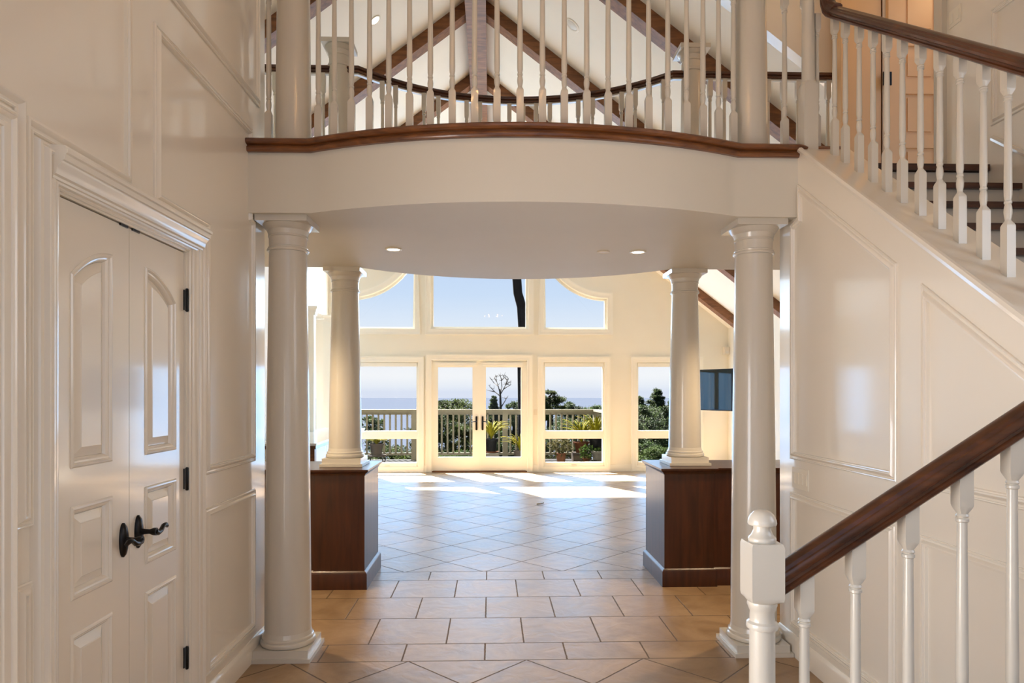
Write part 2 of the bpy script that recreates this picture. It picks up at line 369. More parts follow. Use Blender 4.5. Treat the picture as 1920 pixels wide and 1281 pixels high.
# vaulted ceiling
mb = MB()
for sx, xe in ((1, GRX + .2), (-1, GLX - .3)):
    z0, z1 = RIZ, roofz(xe)
    mb.prism([(RID, z0), (xe, z1), (xe, z1 + .15), (RID, z0 + .15)], lambda p: (p[0], 6.02, p[1]), lambda p: (p[0], FY + .4, p[1]))
mb.build('ceiling_vault', 'vault', kind='structure')
# kitchen shell seen through the side opening
MB().box(-7.2, GLX - .2, 9.0, FY, 2.97, 3.05).build('ceiling_kitchen', 'vault', kind='structure')
MB().box(-7.3, -7.2, 6.0, FY, 0, 3.0).build('wall_kitchen_left', 'cream', kind='structure')
MB().box(-7.2, GLX - .2, 8.9, 9.0, 0, 3.05).build('wall_kitchen_front', 'cream', kind='structure')

# ------------------------------------------------------------------ far wall with windows
W2 = (-2.83, -1.42, ); 
DC = -0.225
low = []
for cx in (-3.95, -2.08, 1.69, 3.59):
    low.append((cx - .62, cx + .62, 0.115, 2.215))
door_h = (-1.185, 0.735, 0.0, 2.255)
CW = (-1.203, 0.755, 2.89, 4.75)
BW = ((1.08, 2.361), (-2.811, -1.53))
RB = 1.37; ZB = 3.516; ZI = ZB + RB - sqrt(RB**2 - (2.361 - 1.08)**2)
ZI = (ZB + RB) - sqrt(max(0, RB**2 - 1.281**2))
holes = low + [door_h, CW] + [(b[0], b[1], 2.89, ZI) for b in BW]
mb = holed(MB(), -7.2, GRX + .15, 0, 6.9, holes, lambda a, b, d: (a, FY + d, b), 0.16)
def bell(outer, inner):
    """top edge of a side window: quarter sweep from the low outer corner up to the mullion"""
    sg = 1 if outer > inner else -1; pts = []
    for k in range(15):
        dx = 1.281 * k / 14
        pts.append((outer - sg * dx, ZB + RB - sqrt(RB**2 - dx**2)))
    return pts
for b in BW:
    outer, inner = (b[1], b[0]) if b[0] > 0 else (b[0], b[1])
    arc = bell(outer, inner)
    mb.prism(arc + [(outer, ZI)], lambda p: (p[0], FY, p[1]), lambda p: (p[0], FY + .16, p[1]))
mb.build('wall_back', 'cream', kind='structure')

holed(MB(), -7.3, GRX + .25, -.2, 6.9, [(h[0] - .0, h[1] + .0, h[2], h[3]) for h in holes], lambda a, b, d: (a, FY + .162 + d, b), 0.025).build('wall_bounce_cut', 'deckpaint', kind='structure')  # unseen dark skin added to cut sun bounce onto the deck railing
CAS = [(0, 0), (0, .018), (-.012, .026), (-.05, .022), (-.08, .026), (-.10, .036), (-.118, .036), (-.118, 0)]
def casing(mb, path, closed=True, prof=CAS):
    # faces -Y, path in (x,z); frame with normal pointing to -Y
    mb.sweep(path, prof, (0, FY, 0), (1, 0, 0), (0, 0, 1), closed)   # e1 x e2 = -Y
    return mb
def frame_rect(mb, x0, x1, z0, z1, w, y0, y1):
    mb.box(x0, x0 + w, y0, y1, z0, z1); mb.box(x1 - w, x1, y0, y1, z0, z1)
    mb.box(x0 + w, x1 - w, y0, y1, z0, z0 + w); mb.box(x0 + w, x1 - w, y0, y1, z1 - w, z1)
for i, (x0, x1, z0, z1) in enumerate(low):
    w = empty('window_%d' % (i + 1), ((x0 + x1) / 2, FY, 0), kind='structure')
    L0 = (-(x0 + x1) / 2, -FY, 0)
    p = casing(MB(), rect(x0, x1, z0, z1)).build('casing', 'creamtrim', w, loc=L0)
    mb = MB(); frame_rect(mb, x0, x1, z0, z1, .035, FY + .02, FY + .12)
    mb.box(x0 + .035, x1 - .035, FY + .03, FY + .11, 0.67, 0.83)
    mb.box(x0 + .03, x1 - .03, FY + .0, FY + .11, z0, z0 + .075)
    mb.build('sash', 'creamtrim', w, bevel=.006, loc=L0)
    mb = MB(); mb.box(x0 + .035, x1 - .035, FY + .062, FY + .068, 0.83, z1 - .035); mb.build('upper_pane', 'glass', w, loc=L0)
    mb = MB(); mb.box(x0 + .035, x1 - .035, FY + .062, FY + .068, z0 + .075, 0.67); mb.build('lower_pane', 'glass', w, loc=L0)
    mb = MB(); mb.box(x0 + .02, x1 - .02, FY - .012, FY + .05, 2.13, 2.205); mb.build('shade_cassette', 'creamtrim', w, bevel=.012, loc=L0)
    mb = MB(); mb.box((x0 + x1) / 2 - .05, (x0 + x1) / 2 + .05, FY - .02, FY + .02, z0 + .01, z0 + .03); mb.build('crank', 'plastic', w, bevel=.006, loc=L0)
# upper windows
k = 5
w = empty('window_5', (0, FY, 0), kind='structure'); L0 = (0, -FY, 0)
casing(MB(), rect(*CW)).build('casing', 'creamtrim', w, loc=L0)
mb = MB(); frame_rect(mb, *CW, .045, FY + .03, FY + .12); mb.build('sash', 'creamtrim', w, bevel=.006, loc=L0)
MB().box(CW[0] + .04, CW[1] - .04, FY + .07, FY + .076, CW[2] + .04, CW[3] - .04).build('pane', 'glass', w, loc=L0)
for n, b in ((6, BW[0]), (7, BW[1])):
    w = empty('window_%d' % n, (0, FY, 0), kind='structure')
    outer, inner = (b[1], b[0]) if b[0] > 0 else (b[0], b[1])
    arc = bell(outer, inner)
    path = [(inner, 2.89), (outer, 2.89)] + arc
    if b[0] < 0: path = path[::-1]
    casing(MB(), path).build('casing', 'creamtrim', w, loc=L0)
    fr = [(0, .03), (.04, .03), (.04, -.05), (0, -.05)]
    mb = MB(); mb.sweep(path, fr, (0, FY + .08, 0), (1, 0, 0), (0, 0, 1), True); mb.build('sash', 'creamtrim', w, loc=L0)
    MB().prism(path, lambda p: (p[0], FY + .07, p[1]), lambda p: (p[0], FY + .076, p[1])).build('pane', 'glass', w, loc=L0)
# french doors
dr = empty('door_1', (DC, FY, 0), kind='structure'); L0 = (-DC, -FY, 0)
x0, x1, _, z1 = door_h
casing(MB(), [(x0, 0), (x0, z1), (x1, z1), (x1, 0)][::-1], False).build('casing', 'creamtrim', dr, loc=L0)
MB().box(x0, x1, FY - .02, FY + .2, 0, .025).build('threshold', 'nosing', dr, loc=L0)
for s in (-1, 1):
    a, b_ = (x0 + .02, DC - .008) if s < 0 else (DC + .008, x1 - .02)
    g0, g1 = a + .10, b_ - .10
    if s < 0: g1 = b_ - .135
    else: g0 = a + .12
    mb = holed(MB(), a, b_, .03, z1 - .02, [(g0, g1, .30, 2.12)], lambda p, q, d: (p, FY + .03 + d, q), .05)
    lf = mb.build('door_leaf', 'creamtrim', dr, loc=L0)
    MB().box(g0, g1, FY + .052, FY + .058, .30, 2.12).build('pane', 'glass', lf)
    MB().box(a + .06, b_ - .06, FY - .02, FY + .03, 2.15, 2.215).build('shade_cassette', 'creamtrim', lf, bevel=.012)
    hx = DC - s * -.062
    mb = MB(); mb.sqlathe([(.001, .84, .4), (.02, .85, .5), (.02, 1.12, .5), (.001, 1.13, .4)], hx, FY + .02)
    mb.tube([(hx, FY + .02, 1.02), (hx, FY - .03, 1.02), (hx + s * .03, FY - .04, 1.022), (hx + s * .10, FY - .035, 1.015)], [.009, .009, .009, .007])
    mb.build('door_handle', 'black', lf)
MB().box(x0, x0 + .0205, FY + .003, FY + .15, .02, z1 + .01).box(x1 - .0205, x1 + .01, FY + .003, FY + .15, .02, z1 + .01).box(x0 - .01, x1 + .01, FY + .003, FY + .15, z1 - .0205, z1).build('jamb', 'creamtrim', dr, loc=L0)
MB().box(DC - .02, DC + .02, FY + .02, FY + .03, .03, z1 - .02).build('astragal', 'creamtrim', dr, loc=L0)
# baseboard along the far wall
mb = MB()
for a, b_ in ((GLX, -2.83), (-1.36, -1.30), (.86, .97), (2.42, 2.87), (4.3, GRX)):
    mb.box(a, b_, FY - .018, FY + .01, 0, .14)
mb.build('baseboard_back', 'creamtrim', kind='structure')
MB().box(GRX - .018, GRX, 6.05, FY, 0, .14).build('baseboard_great', 'creamtrim', kind='structure')

# ------------------------------------------------------------------ wall mouldings in the foyer
PAN = [(0, 0), (0, .008), (.004, .012), (.008, .011), (.010, .006), (.018, .007), (.025, .017), (.031, .021), (.037, .019), (.039, .013), (.044, .012), (.047, 0)]   # u = towards panel inside
def lwall(path, closed=True, prof=PAN):
    mb = MB(); mb.sweep(path, prof, (LX, 0, 0), (0, 1, 0), (0, 0, 1), closed); return mb   # Y x Z = X
def rwall(path, closed=True, prof=PAN, X=RX):
    mb = MB(); mb.sweep([(-y, z) for y, z in path], prof, (X, 0, 0), (0, -1, 0), (0, 0, 1), closed); return mb  # -Y x Z = -X
tr = empty('trim_1', (0, 0, 0), kind='structure')
co0, co1, cz = 2.185, 3.475, 2.432     # outer edge of the closet casing
lwall([(co1, .18), (4.205, .18), (4.205, 1.03), (co1, 1.03)]).build('panel_moulding', 'foyer', tr)
lwall([(co1, 1.20), (4.205, 1.20), (4.205, 2.655), (4.155, 2.675), (4.155, 3.20), (2.96, 3.20), (2.96, cz), (co1, cz)]).build('panel_moulding', 'foyer', tr)
lwall([(2.775, cz), (2.775, 5.2), (.3, 5.2), (.3, 2.475), (2.10, 2.475), (2.10, 1.20), (co0, 1.20), (co0, cz)]).build('panel_moulding', 'foyer', tr)
lwall([(2.10, .18), (co0, .18), (co0, 1.03), (2.10, 1.03)]).build('panel_moulding', 'foyer', tr)
lwall([(2.96, 3.385), (4.29, 3.385), (4.29, 5.2), (2.96, 5.2)]).build('panel_moulding', 'foyer', tr)
BASE = [(0, 0), (0, .018), (.105, .018), (.12, .012), (.13, .004), (.13, 0)]
mb = MB(); mb.sweep([(2.095, 0), (co0, 0)], BASE, (LX, 0, 0), (0, 1, 0), (0, 0, 1)); mb.sweep([(co1, 0), (4.40, 0)], BASE, (LX, 0, 0), (0, 1, 0), (0, 0, 1))
mb.build('baseboard_left', 'foyer', kind='structure')
tr = empty('trim_2', (0, 0, 0), kind='structure')
def sl(y): return 0.165 + 0.664 * y       # sloping top line of the wall panels
rwall([(4.19, .17), (4.19, 1.0), (3.09, 1.0), (3.09, .17)][::-1]).build('panel_moulding', 'foyer', tr)
rwall([(4.19, 1.205), (4.19, 2.655), (4.09, 2.68), (4.09, sl(4.09)), (3.08, sl(3.08)), (3.08, 1.205)][::-1]).build('panel_moulding', 'foyer', tr)
rwall([(2.90, 1.205), (2.90, sl(2.90)), (2.0, sl(2.0)), (2.0, 1.205)][::-1]).build('panel_moulding', 'foyer', tr)
rwall([(2.91, .17), (2.91, 1.0), (2.0, 1.0), (2.0, .17)][::-1]).build('panel_moulding', 'foyer', tr)
mb = MB(); mb.sweep([(-4.36, 0), (-1.95, 0)], BASE, (RX, 0, 0), (0, -1, 0), (0, 0, 1)); mb.build('baseboard_right', 'foyer', kind='structure')
# bead along the sloping cap
BEAD = [(-.02, 0), (-.016, .012), (0, .018), (.014, .013), (.016, 0)]
rwall([(4.10, kz(4.10)), (1.95, kz(1.95))], False, BEAD).build('trim_3', 'foyer', kind='structure')
# wall panel and skirt on the hall side wall
rwall([(4.37, 3.36), (4.37, 4.12), (2.6, 4.12), (2.6, 3.36)][::-1], True, PAN, HX).build('trim_4', 'foyer', kind='structure')
def nz(y): return FLR - .19 - (4.40 - y) * .19 / .26
rwall([(4.36, nz(4.36) + .40), (2.2, nz(2.2) + .40)], False, BEAD, HX).build('trim_5', 'foyer', kind='structure')

# ------------------------------------------------------------------ closet door
d2 = empty('door_2', (LX, (DY0 + DY1) / 2, 0), kind='structure'); LM = (-LX, -(DY0 + DY1) / 2, 0)
CASF = [(-.006, .0), (-.006, .010), (-.012, .014), (-.020, .014), (-.024, .010), (-.030, .012), (-.036, .020), (-.056, .030), (-.074, .032), (-.078, .028), (-.084, .030), (-.088, .036), (-.104, .038), (-.110, .034), (-.128, .036), (-.134, .044), (-.142, .047), (-.150, .044), (-.156, .030), (-.162, .028), (-.168, .032), (-.178, .030), (-.184, .022), (-.19, 0)]
CASS = [(u * .68, v) for u, v in CASF]
mb = MB(); mb.sweep([(DY1, 0), (DY1, DZ), (DY0, DZ), (DY0, 0)], [(u * .72, v) for u, v in CASF], (LX, 0, 0), (0, 1, 0), (0, 0, 1)); mb.build('casing', 'foyer', d2, loc=LM)
w8 = empty('window_8', (LX, 1.08, 0), kind='structure'); L8 = (-LX, -1.08, 0)  # outer casing edge is real; the glazed opening is added for fill light
mb = MB(); mb.sweep([(1.953, .12), (1.953, 2.326), (.2, 2.326), (.2, .12)], [(u * .72, v) for u, v in CASF], (LX, 0, 0), (0, 1, 0), (0, 0, 1), True); mb.build('casing', 'foyer', w8, loc=L8)
mb = MB(); X8 = LX - .08
for a, b_, c, d in ((.2, .26, .12, 2.326), (1.893, 1.953, .12, 2.326), (.26, 1.893, .12, .18), (.26, 1.893, 2.266, 2.326), (1.05, 1.10, .18, 2.266)): mb.box(X8 - .025, X8 + .025, a, b_, c, d)
mb.build('sash', 'foyer', w8, loc=L8)
MB().box(X8 - .003, X8 + .003, .26, 1.893, .18, 2.266).build('pane', 'glass', w8, loc=L8)
# crown of the head casing
CR = [(-.004, .0), (-.004, .03), (-.011, .032), (-.013, .039), (-.021, .041), (-.026, .049), (-.048, .054), (-.060, .066), (-.068, .068), (-.070, .076), (-.088, .079), (-.092, .086), (-.103, .088), (-.106, .080), (-.116, .078), (-.12, 0)]
mb = MB(); mb.sweep([(DY1 + .085, DZ + .01), (DY0 - .085, DZ + .01)], CR, (LX, 0, 0), (0, 1, 0), (0, 0, 1)); mb.build('head_crown', 'foyer', d2, loc=LM)
MB().box(LX - .155, LX - .001, DY0 - .02, DY0 + .004, 0, DZ).box(LX - .155, LX - .001, DY1 - .004, DY1 + .02, 0, DZ).box(LX - .155, LX - .001, DY0, DY1, DZ - .003, DZ + .02).box(LX - .075, LX - .055, DY0, DY0 + .03, 0, DZ).box(LX - .075, LX - .055, DY1 - .03, DY1, 0, DZ).box(LX - .075, LX - .055, DY0 + .03, DY1 - .03, DZ - .03, DZ).build('jamb', 'foyer', d2, loc=LM)
def leaf(y0, y1, arch_left_low):
    """panelled leaf: slab front at x = LX-.012, panels recessed and raised"""
    XF = LX - .012; T = .04
    a0, a1 = (y0 + .085, y1 - .125) if arch_left_low else (y0 + .125, y1 - .085)
    pz = [(.17, .775), (.895, 1.22), (1.355, 2.145)]
    mb = holed(MB(), y0, y1, .012, DZ - .007, [(a0, a1, b0, b1) for b0, b1 in pz], lambda a, b, d: (XF - d, a, b), T)
    # arch spandrel of the top panel: the curve is half of a segmental arch running over both leaves
    w = a1 - a0; rise = .115
    def az(y):
        t = (y - a0) / w; t = t if arch_left_low else 1 - t
        return 2.145 - rise * (1 - t) ** 2 * 1.0
    n = 14; ys = [a0 + w * i / n for i in range(n + 1)]
    arc = [(y, az(y)) for y in ys]
    mb.rings([[(XF, y, az(y) - .0004), (XF, y, 2.145), (XF - T, y, 2.145), (XF - T, y, az(y) - .0004)] for y in ys])
    lf = mb.build('door_leaf', 'foyer', d2, loc=LM)
    ST = [(-.002, -.004), (-.001, .002), (.004, .006), (.010, .007), (.014, .003), (.016, -.001), (.022, -.003), (.028, -.009), (.033, -.019), (.0335, -.022), (0, -.03)]
    for i, (b0, b1) in enumerate(pz):
        def outline(d):
            pts = [(a0 + d, b0 + d), (a1 - d, b0 + d)]
            if i < 2: return pts + [(a1 - d, b1 - d), (a0 + d, b1 - d)]
            for k in range(n + 1):
                y = a1 - d + (a0 - a1 + 2 * d) * k / n
                t = (y - a0) / w; t = t if arch_left_low else 1 - t
                pts.append((y, az(y) - d * sqrt(1 + (2 * rise * (1 - t) / w) ** 2)))
            return pts
        mb = MB(); mb.rings([[(XF + v, p[0], p[1]) for p in outline(u)] for u, v in ST[:-1]], cap=False)
        mb.box(XF - .040, XF - .021, a0 - .01, a1 + .01, b0 - .01, (2.145 if i == 2 else b1) + .01)
        # raised field: bevelled frustum
        vs = [[mb.V((XF + x, p[0], p[1])) for p in outline(d)] for d, x in ((.034, -.024), (.034, -.018), (.066, -.005), (.069, -.002))]; m = len(vs[0])
        for A, B in zip(vs[:-1], vs[1:]):
            for j in range(m): mb.face([A[j], A[(j + 1) % m], B[(j + 1) % m], B[j]])
        for V_, x_ in ((vs[-1], XF - .002), (vs[0], XF - .024)):
            c_ = mb.V((x_, sum(v.co.y for v in V_) / m, sum(v.co.z for v in V_) / m))
            for j in range(m): mb.face([V_[j], V_[(j + 1) % m], c_])
        mb.build('raised_panel', 'foyer', lf, ang=0.05)
    return lf
ym = (DY0 + DY1) / 2 - .01
lf0 = leaf(DY0 + .0065, ym - .0015, True); lf1 = leaf(ym + .0015, DY1 - .0065, False)
def lever(lf, y, z, direction):
    XF = LX - .012
    mb = MB(); rg = []
    for r, x in ((.001, .0), (1, .0), (1, .006), (.86, .013), (.55, .018), (.001, .019)):
        rg.append([(XF + x, y + .026 * r * cos(t * pi / 14), z + .068 * r * sin(t * pi / 14)) for t in range(28)])
    mb.rings(rg)
    h = mb.build('handle_rose', 'black', lf)
    mb = MB()
    mb.tube([(XF + .015, y, z), (XF + .03, y, z), (XF + .05, y, z), (XF + .066, y, z), (XF + .078, y, z)], [.014, .011, .010, .016, .016], 14)
    d = direction
    mb.tube([(XF + .072, y, z), (XF + .074, y + d * .02, z - .010), (XF + .074, y + d * .045, z - .004), (XF + .073, y + d * .068, z + .012), (XF + .072, y + d * .09, z + .012), (XF + .070, y + d * .108, z + .002)],
            [.012, .010, .010, .009, .010, .007], 10)
    mb.build('lever', 'black', h)
lever(lf0, ym - .05, 1.035, -1); lever(lf1, ym + .065, 1.045, 1)
for hz in (2.055, 1.208, .36):
    mb = MB(); mb.lathe([(.001, hz - .056), (.006, hz - .054), (.0075, hz - .05), (.0075, hz + .05), (.006, hz + .054), (.001, hz + .056)], LX + .002, DY1 - .004, 12)
    mb.box(LX - .012, LX - .008, DY1 - .012, DY1 - .002, hz - .048, hz + .048)
    mb.build('hinge', 'black', d2, loc=LM)
for yy in (ym - .045, ym + .045):
    MB().box(LX - .03, LX - .006, yy - .028, yy + .028, DZ - .012, DZ - .001).build('ball_catch', 'black', d2, bevel=.003, loc=LM)

# ------------------------------------------------------------------ columns
def column(name, x, y, z0, z1, r0, r1, plinth, label, group, cap=True):
    c = empty(name, (x, y, z0), label=label, cat='column', group=group); H = z1 - z0
    mb = MB()
    if plinth:
        p = plinth
        mb.box(-p, p, -p, p, 0, .024); mb.box(-p + .017, p - .017, -p + .017, p - .017, .024, .07)
        mb.build('plinth', 'trim', c, bevel=.004)
        MB().lathe([(r0 + .012, .068), (r0 + .022, .074), (r0 + .026, .086), (r0 + .022, .098), (r0 + .014, .103), (r0 + .016, .108), (r0 + .014, .118), (r0 + .006, .124), (r0 + .004, .135), (r0, .15)], n=56).build('base_ring', 'trim', c)
        zs = .148
    else:
        MB().lathe([(r0 + .006, 0), (r0 + .008, .008), (r0 + .005, .02), (r0, .028)], n=48).build('base_ring', 'trim', c); zs = .026
    ze = H - (.20 if cap else 0)
    prof = []
    for i in range(13):
        t = i / 12; prof.append((r0 + (r1 - r0) * (t ** 1.35), zs + (ze - zs) * t))
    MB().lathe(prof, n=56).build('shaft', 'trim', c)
    if cap:
        MB().lathe([(r1, ze - .002), (r1 + .010, ze), (r1 + .013, ze + .008), (r1 + .010, ze + .016), (r1 + .004, ze + .019), (r1 + .006, ze + .026), (r1, ze + .03), (r1 + .001, ze + .085),
                    (r1 + .006, ze + .088), (r1 + .006, ze + .096), (r1 + .004, ze + .10), (r1 + .012, ze + .128), (r1 + .016, ze + .13), (r1 + .030, ze + .148), (r1 + .038, ze + .162), (r1 + .036, ze + .164)], n=56).build('capital', 'trim', c)
        a = r1 + .042
        mb = MB(); mb.box(-a, a, -a, a, ze + .163, H); mb.build('abacus', 'trim', c, bevel=.003)
    return c
CLX, CRX, CY = -1.258, 1.668, 4.285
column('column', CLX, CY, 0, SOF, .140, .113, .18, 'tall white column standing on the tile floor beside the closet wall', 'lower columns under the balcony front')
column('column', CRX, CY, 0, SOF, .140, .113, .18, 'tall white column standing on the tile floor beside the stair wall', 'lower columns under the balcony front')
HW = .985
column('column', -1.265, 5.985, HW, SOF, .140, .113, .18, 'short white column standing on the left dark wood half wall', 'columns on the half walls')
column('column', 1.715, 5.985, HW, SOF, .140, .113, .18, 'short white column standing on the right dark wood half wall', 'columns on the half walls')
column('upper_column', -1.225, CY, FLR + .01, FC, .108, .07, None, 'slim white upstairs column at the left end of the curved balcony edge', 'upstairs front columns', False)
column('upper_column', 1.645, CY, FLR + .01, FC, .108, .07, None, 'slim white upstairs column at the right end of the curved balcony edge', 'upstairs front columns', False)
column('rear_post', -1.275, 5.80, FLR + .01, 4.55, .095, .085, None, 'short white capped post at left end of the curved rear balcony rail', 'capped posts of the rear rail')
column('rear_post', 1.72, 5.80, FLR + .01, 4.55, .095, .085, None, 'short white capped post at right end of the curved rear balcony rail', 'capped posts of the rear rail')

# ------------------------------------------------------------------ half walls
def half_wall(name, xa, xb, sgn, label):
    """pier end at xa, running outwards to xb"""
    h = empty(name, (xa, 5.97, 0), label=label, cat='half wall'); y0, y1 = 5.64, 6.32
    xp = xa - sgn * .415 if False else xa + sgn * .415
    def bx(mb, a, b_, c, d, e, f): mb.box(min(a, b_), max(a, b_), c, d, e, f)
    ox = -xa; L = (-xa, -5.97, 0)
    mb = MB(); bx(mb, xa, xp, y0, y1, 0, HW - .05); mb.build('pier', 'dark_wood', h, bevel=.006, loc=L)
    mb = MB(); bx(mb, xp - sgn * .01, xb, y0 + .035, y1 - .035, 0, HW - .05)
    mb.build('panel', 'dark_wood', h, bevel=.004, loc=L)
    prof = [(0, 0), (.022, 0), (.022, .125), (.014, .14), (0, .15)]
    def skirt(mb, path, zf, pr):
        mb.sweep(path, [(u, v + zf) for u, v in pr], (0, 0, 0), (1, 0, 0), (0, 1, 0))
    path = [(xb, y0 + .035), (xp, y0 + .035), (xp, y0), (xa, y0), (xa, y1), (xp, y1), (xp, y1 - .035), (xb, y1 - .035)]
    pr = [(-u if sgn < 0 else u, v) for u, v in prof]
    mb = MB(); skirt(mb, path, 0, pr); mb.build('base_moulding', 'dark_wood', h, loc=L)
    pc = [(0, 0), (.006, .0), (.008, .012), (.018, .022), (.03, .03), (.034, .036), (.034, .05), (0, .05)]
    pc = [(-u if sgn < 0 else u, v) for u, v in pc]
    mb = MB(); skirt(mb, path, HW - .052, pc)
    bx(mb, xa, xp, y0, y1, HW - .052, HW - .002); bx(mb, xp, xb, y0 + .035, y1 - .035, HW - .052, HW - .002)
    mb.build('cap', 'dark_wood', h, loc=L)
    return h
half_wall('half_wall', -1.035, GLX, -1, 'dark mahogany half wall left of the passage to the bright room')
half_wall('half_wall', 1.445, HX + .14, 1, 'dark mahogany half wall right of the passage, partly behind the stair newel')

# ------------------------------------------------------------------ balcony
AX0, AX1, AY = -1.07, 1.50, 4.10
def arc_pts(x0, x1, y, sag, n=36):
    c = (x0 + x1) / 2; h = (x1 - x0) / 2; s = abs(sag); R = (h * h + s * s) / (2 * s); sg = 1 if sag > 0 else -1
    A = math.asin(h / R); out = []
    for i in range(n + 1):
        a = -A + 2 * A * i / n; out.append((c + R * sin(a), y + sg * (R * cos(a) - (R - s))))
    return out
front = [(LX, AY)] + arc_pts(AX0, AX1, AY, -.285) + [(RX, AY)]
RX0, RX1, RY = -1.12, 1.56, 5.88
rear = [(GLX, RY)] + arc_pts(RX0, RX1, RY, .56) + [(HX, RY)]
bal = empty('balcony', (.2, 5, SOF), label='curved white balcony slab with brown wood nosing spanning between the columns', cat='balcony'); LB = (-.2, -5, -SOF)
poly = front + [(2.18, AY), (2.18, 4.42), (HX, 4.42)] + rear[::-1] + [(GLX, 4.40), (LX - .0, 4.40)]
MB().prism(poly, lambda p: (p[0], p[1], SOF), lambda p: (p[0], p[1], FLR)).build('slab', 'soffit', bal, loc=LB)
NOS = [(0, -.058), (-.022, -.058), (-.029, -.050), (-.031, -.038), (-.026, -.028), (-.016, -.024), (-.016, -.019), (-.040, -.016), (-.050, -.008), (-.052, .004), (-.044, .014), (.02, .014), (.02, -.058)]
nos = front[:-1] + [(RX - .02, AY), (RX + .045, AY + .03), (2.14, AY + .03)]
# u is to the left of travel: outward (towards -Y) is to the right, so negative u
mb = MB(); mb.sweep(nos, NOS, (0, 0, FLR), (1, 0, 0), (0, 1, 0)); mb.build('nosing', 'nosing', bal, loc=LB)
MB().sweep(rear, [(0, -.05), (.03, -.04), (.03, .012), (-.02, .012), (-.02, -.05)], (0, 0, FLR), (1, 0, 0), (0, 1, 0)).build('rear_nosing', 'nosing', bal, loc=LB)
# floor boards upstairs
# balusters
def baluster_mesh(h, hb, ht, s=.0185):
    mb = MB(); r = s
    z1 = hb; z2 = h - ht
    prof = [(s, 0, 1), (s, z1 - .022, 1), (s * .97, z1 - .016, .8), (s * .66, z1, 0), (s * .60, z1 + .004, 0), (s * .66, z1 + .010, 0), (s * .80, z1 + .026, 0), (s * .84, z1 + .040, 0), (s * .74, z1 + .056, 0),
            (s * .60, z1 + .066, 0), (s * .78, z1 + .069, 0), (s * .78, z1 + .077, 0), (s * .62, z1 + .080, 0), (s * .80, z1 + .10, 0), (s * .82, z1 + .13, 0), (s * .66, z2 - .03, 0), (s * .66, z2 - .024, 0), (s * .86, z2 - .021, 0), (s * .86, z2 - .014, 0), (s * .68, z2 - .011, 0), (s * .86, z2 - .006, 0),
            (s * .70, z2, 0), (s * .97, z2 + .018, .8), (s, z2 + .024, 1), (s, h, 1)]
    mb.sqlathe(prof)
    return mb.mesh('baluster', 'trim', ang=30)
def add_bal(me, parent, loc):
    o = bpy.data.objects.new('baluster', me); COL.objects.link(o); o.parent = parent; o.location = Vector(loc) - parent.location; return o
_hr = [(.024, 0), (.031, .005), (.032, .013), (.026, .018), (.0255, .025), (.036, .030), (.0385, .040), (.034, .049), (.029, .051), (.025, .059), (.012, .065)]
HR = [(0, 0)] + _hr + [(0, .066)] + [(-u, v) for u, v in _hr[::-1]]
# front balcony railing
RAILH = 4.14
fr = empty('balcony_railing', (.2, 4.0, FLR), label='white baluster railing standing on the curved front edge of the balcony', cat='railing')
me = baluster_mesh(RAILH - FLR - .012, .245, .10, .0200)
cx, hw = .215, 1.285; sag = .285; Rf = (hw * hw + sag * sag) / (2 * sag); yc = AY - sag + Rf
ins = .075
for px in (597, 627, 659, 693, 729, 768, 807, 848, 890, 932, 975, 1017, 1058, 1100, 1140, 1179, 1216, 1252, 1287, 1318, 1347, 1375):
    # intersection of the sight line with the inset arc
    d = ray(px, 0); R2 = Rf - ins
    a = d[0] ** 2 + d[1] ** 2; b = -2 * (d[0] * cx + d[1] * yc); c = cx * cx + yc * yc - R2 * R2
    t = (-b - sqrt(b * b - 4 * a * c)) / (2 * a); x, y = d[0] * t, d[1] * t
    add_bal(me, fr, (x, y, FLR + .012))
for px in (504, 1471, 1508):
    x, _ = onY(px, 0, CY - .02); add_bal(me, fr, (x, CY - .02, FLR + .012))
frp = [(LX, CY - .03)] + [(p[0], p[1] + ins) for p in front[1:-1]] + [(1.93, CY - .03)]
MB().sweep(frp, HR, (0, 0, RAILH), (1, 0, 0), (0, 1, 0)).build('handrail', 'rail_wood', fr, loc=(-.2, -4.0, -FLR))
# rear railing
rr = empty('rear_railing', (.2, 6.0, FLR), label='white railing with curved brown handrail at the rear edge of the balcony', cat='railing')
RH = 4.30
me2 = baluster_mesh(RH - FLR - .012, .22, .17, .0200)
hw2 = (RX1 - RX0) / 2; cx2 = (RX1 + RX0) / 2; sag2 = .56; Rr = (hw2 * hw2 + sag2 * sag2) / (2 * sag2); yc2 = RY + sag2 - Rr
for px in (717, 742, 768, 795, 822, 848, 875, 900, 928, 955, 981, 1005, 1031, 1058, 1084, 1111, 1138, 1165, 1191, 1217, 1244):
    d = ray(px, 0); R2 = Rr - .09
    a = d[0] ** 2 + d[1] ** 2; b = -2 * (d[0] * cx2 + d[1] * yc2); c = cx2 * cx2 + yc2 * yc2 - R2 * R2
    t = (-b + sqrt(b * b - 4 * a * c)) / (2 * a); x, y = d[0] * t, d[1] * t
    add_bal(me2, rr, (x, y, FLR + .012))
for px in (516, 545, 577, 606, 1331, 1358, 1384, 1410, 1440, 1468, 1496, 1524, 1552):
    x, _ = onY(px, 0, RY - .09); add_bal(me2, rr, (x, RY - .09, FLR + .012))
rp = [(GLX, RY - .09)] + [(p[0], p[1] - .09) for p in rear[1:-1]] + [(2.95, RY - .09)]
MB().sweep(rp, HR, (0, 0, RH), (1, 0, 0), (0, 1, 0)).build('handrail', 'rail_wood', rr, loc=(-.2, -6.0, -FLR))
MB().sweep(rp, [(-.016, -.012), (.016, -.012), (.016, 0), (-.016, 0)], (0, 0, RH), (1, 0, 0), (0, 1, 0)).build('fillet', 'trim', rr, loc=(-.2, -6.0, -FLR))

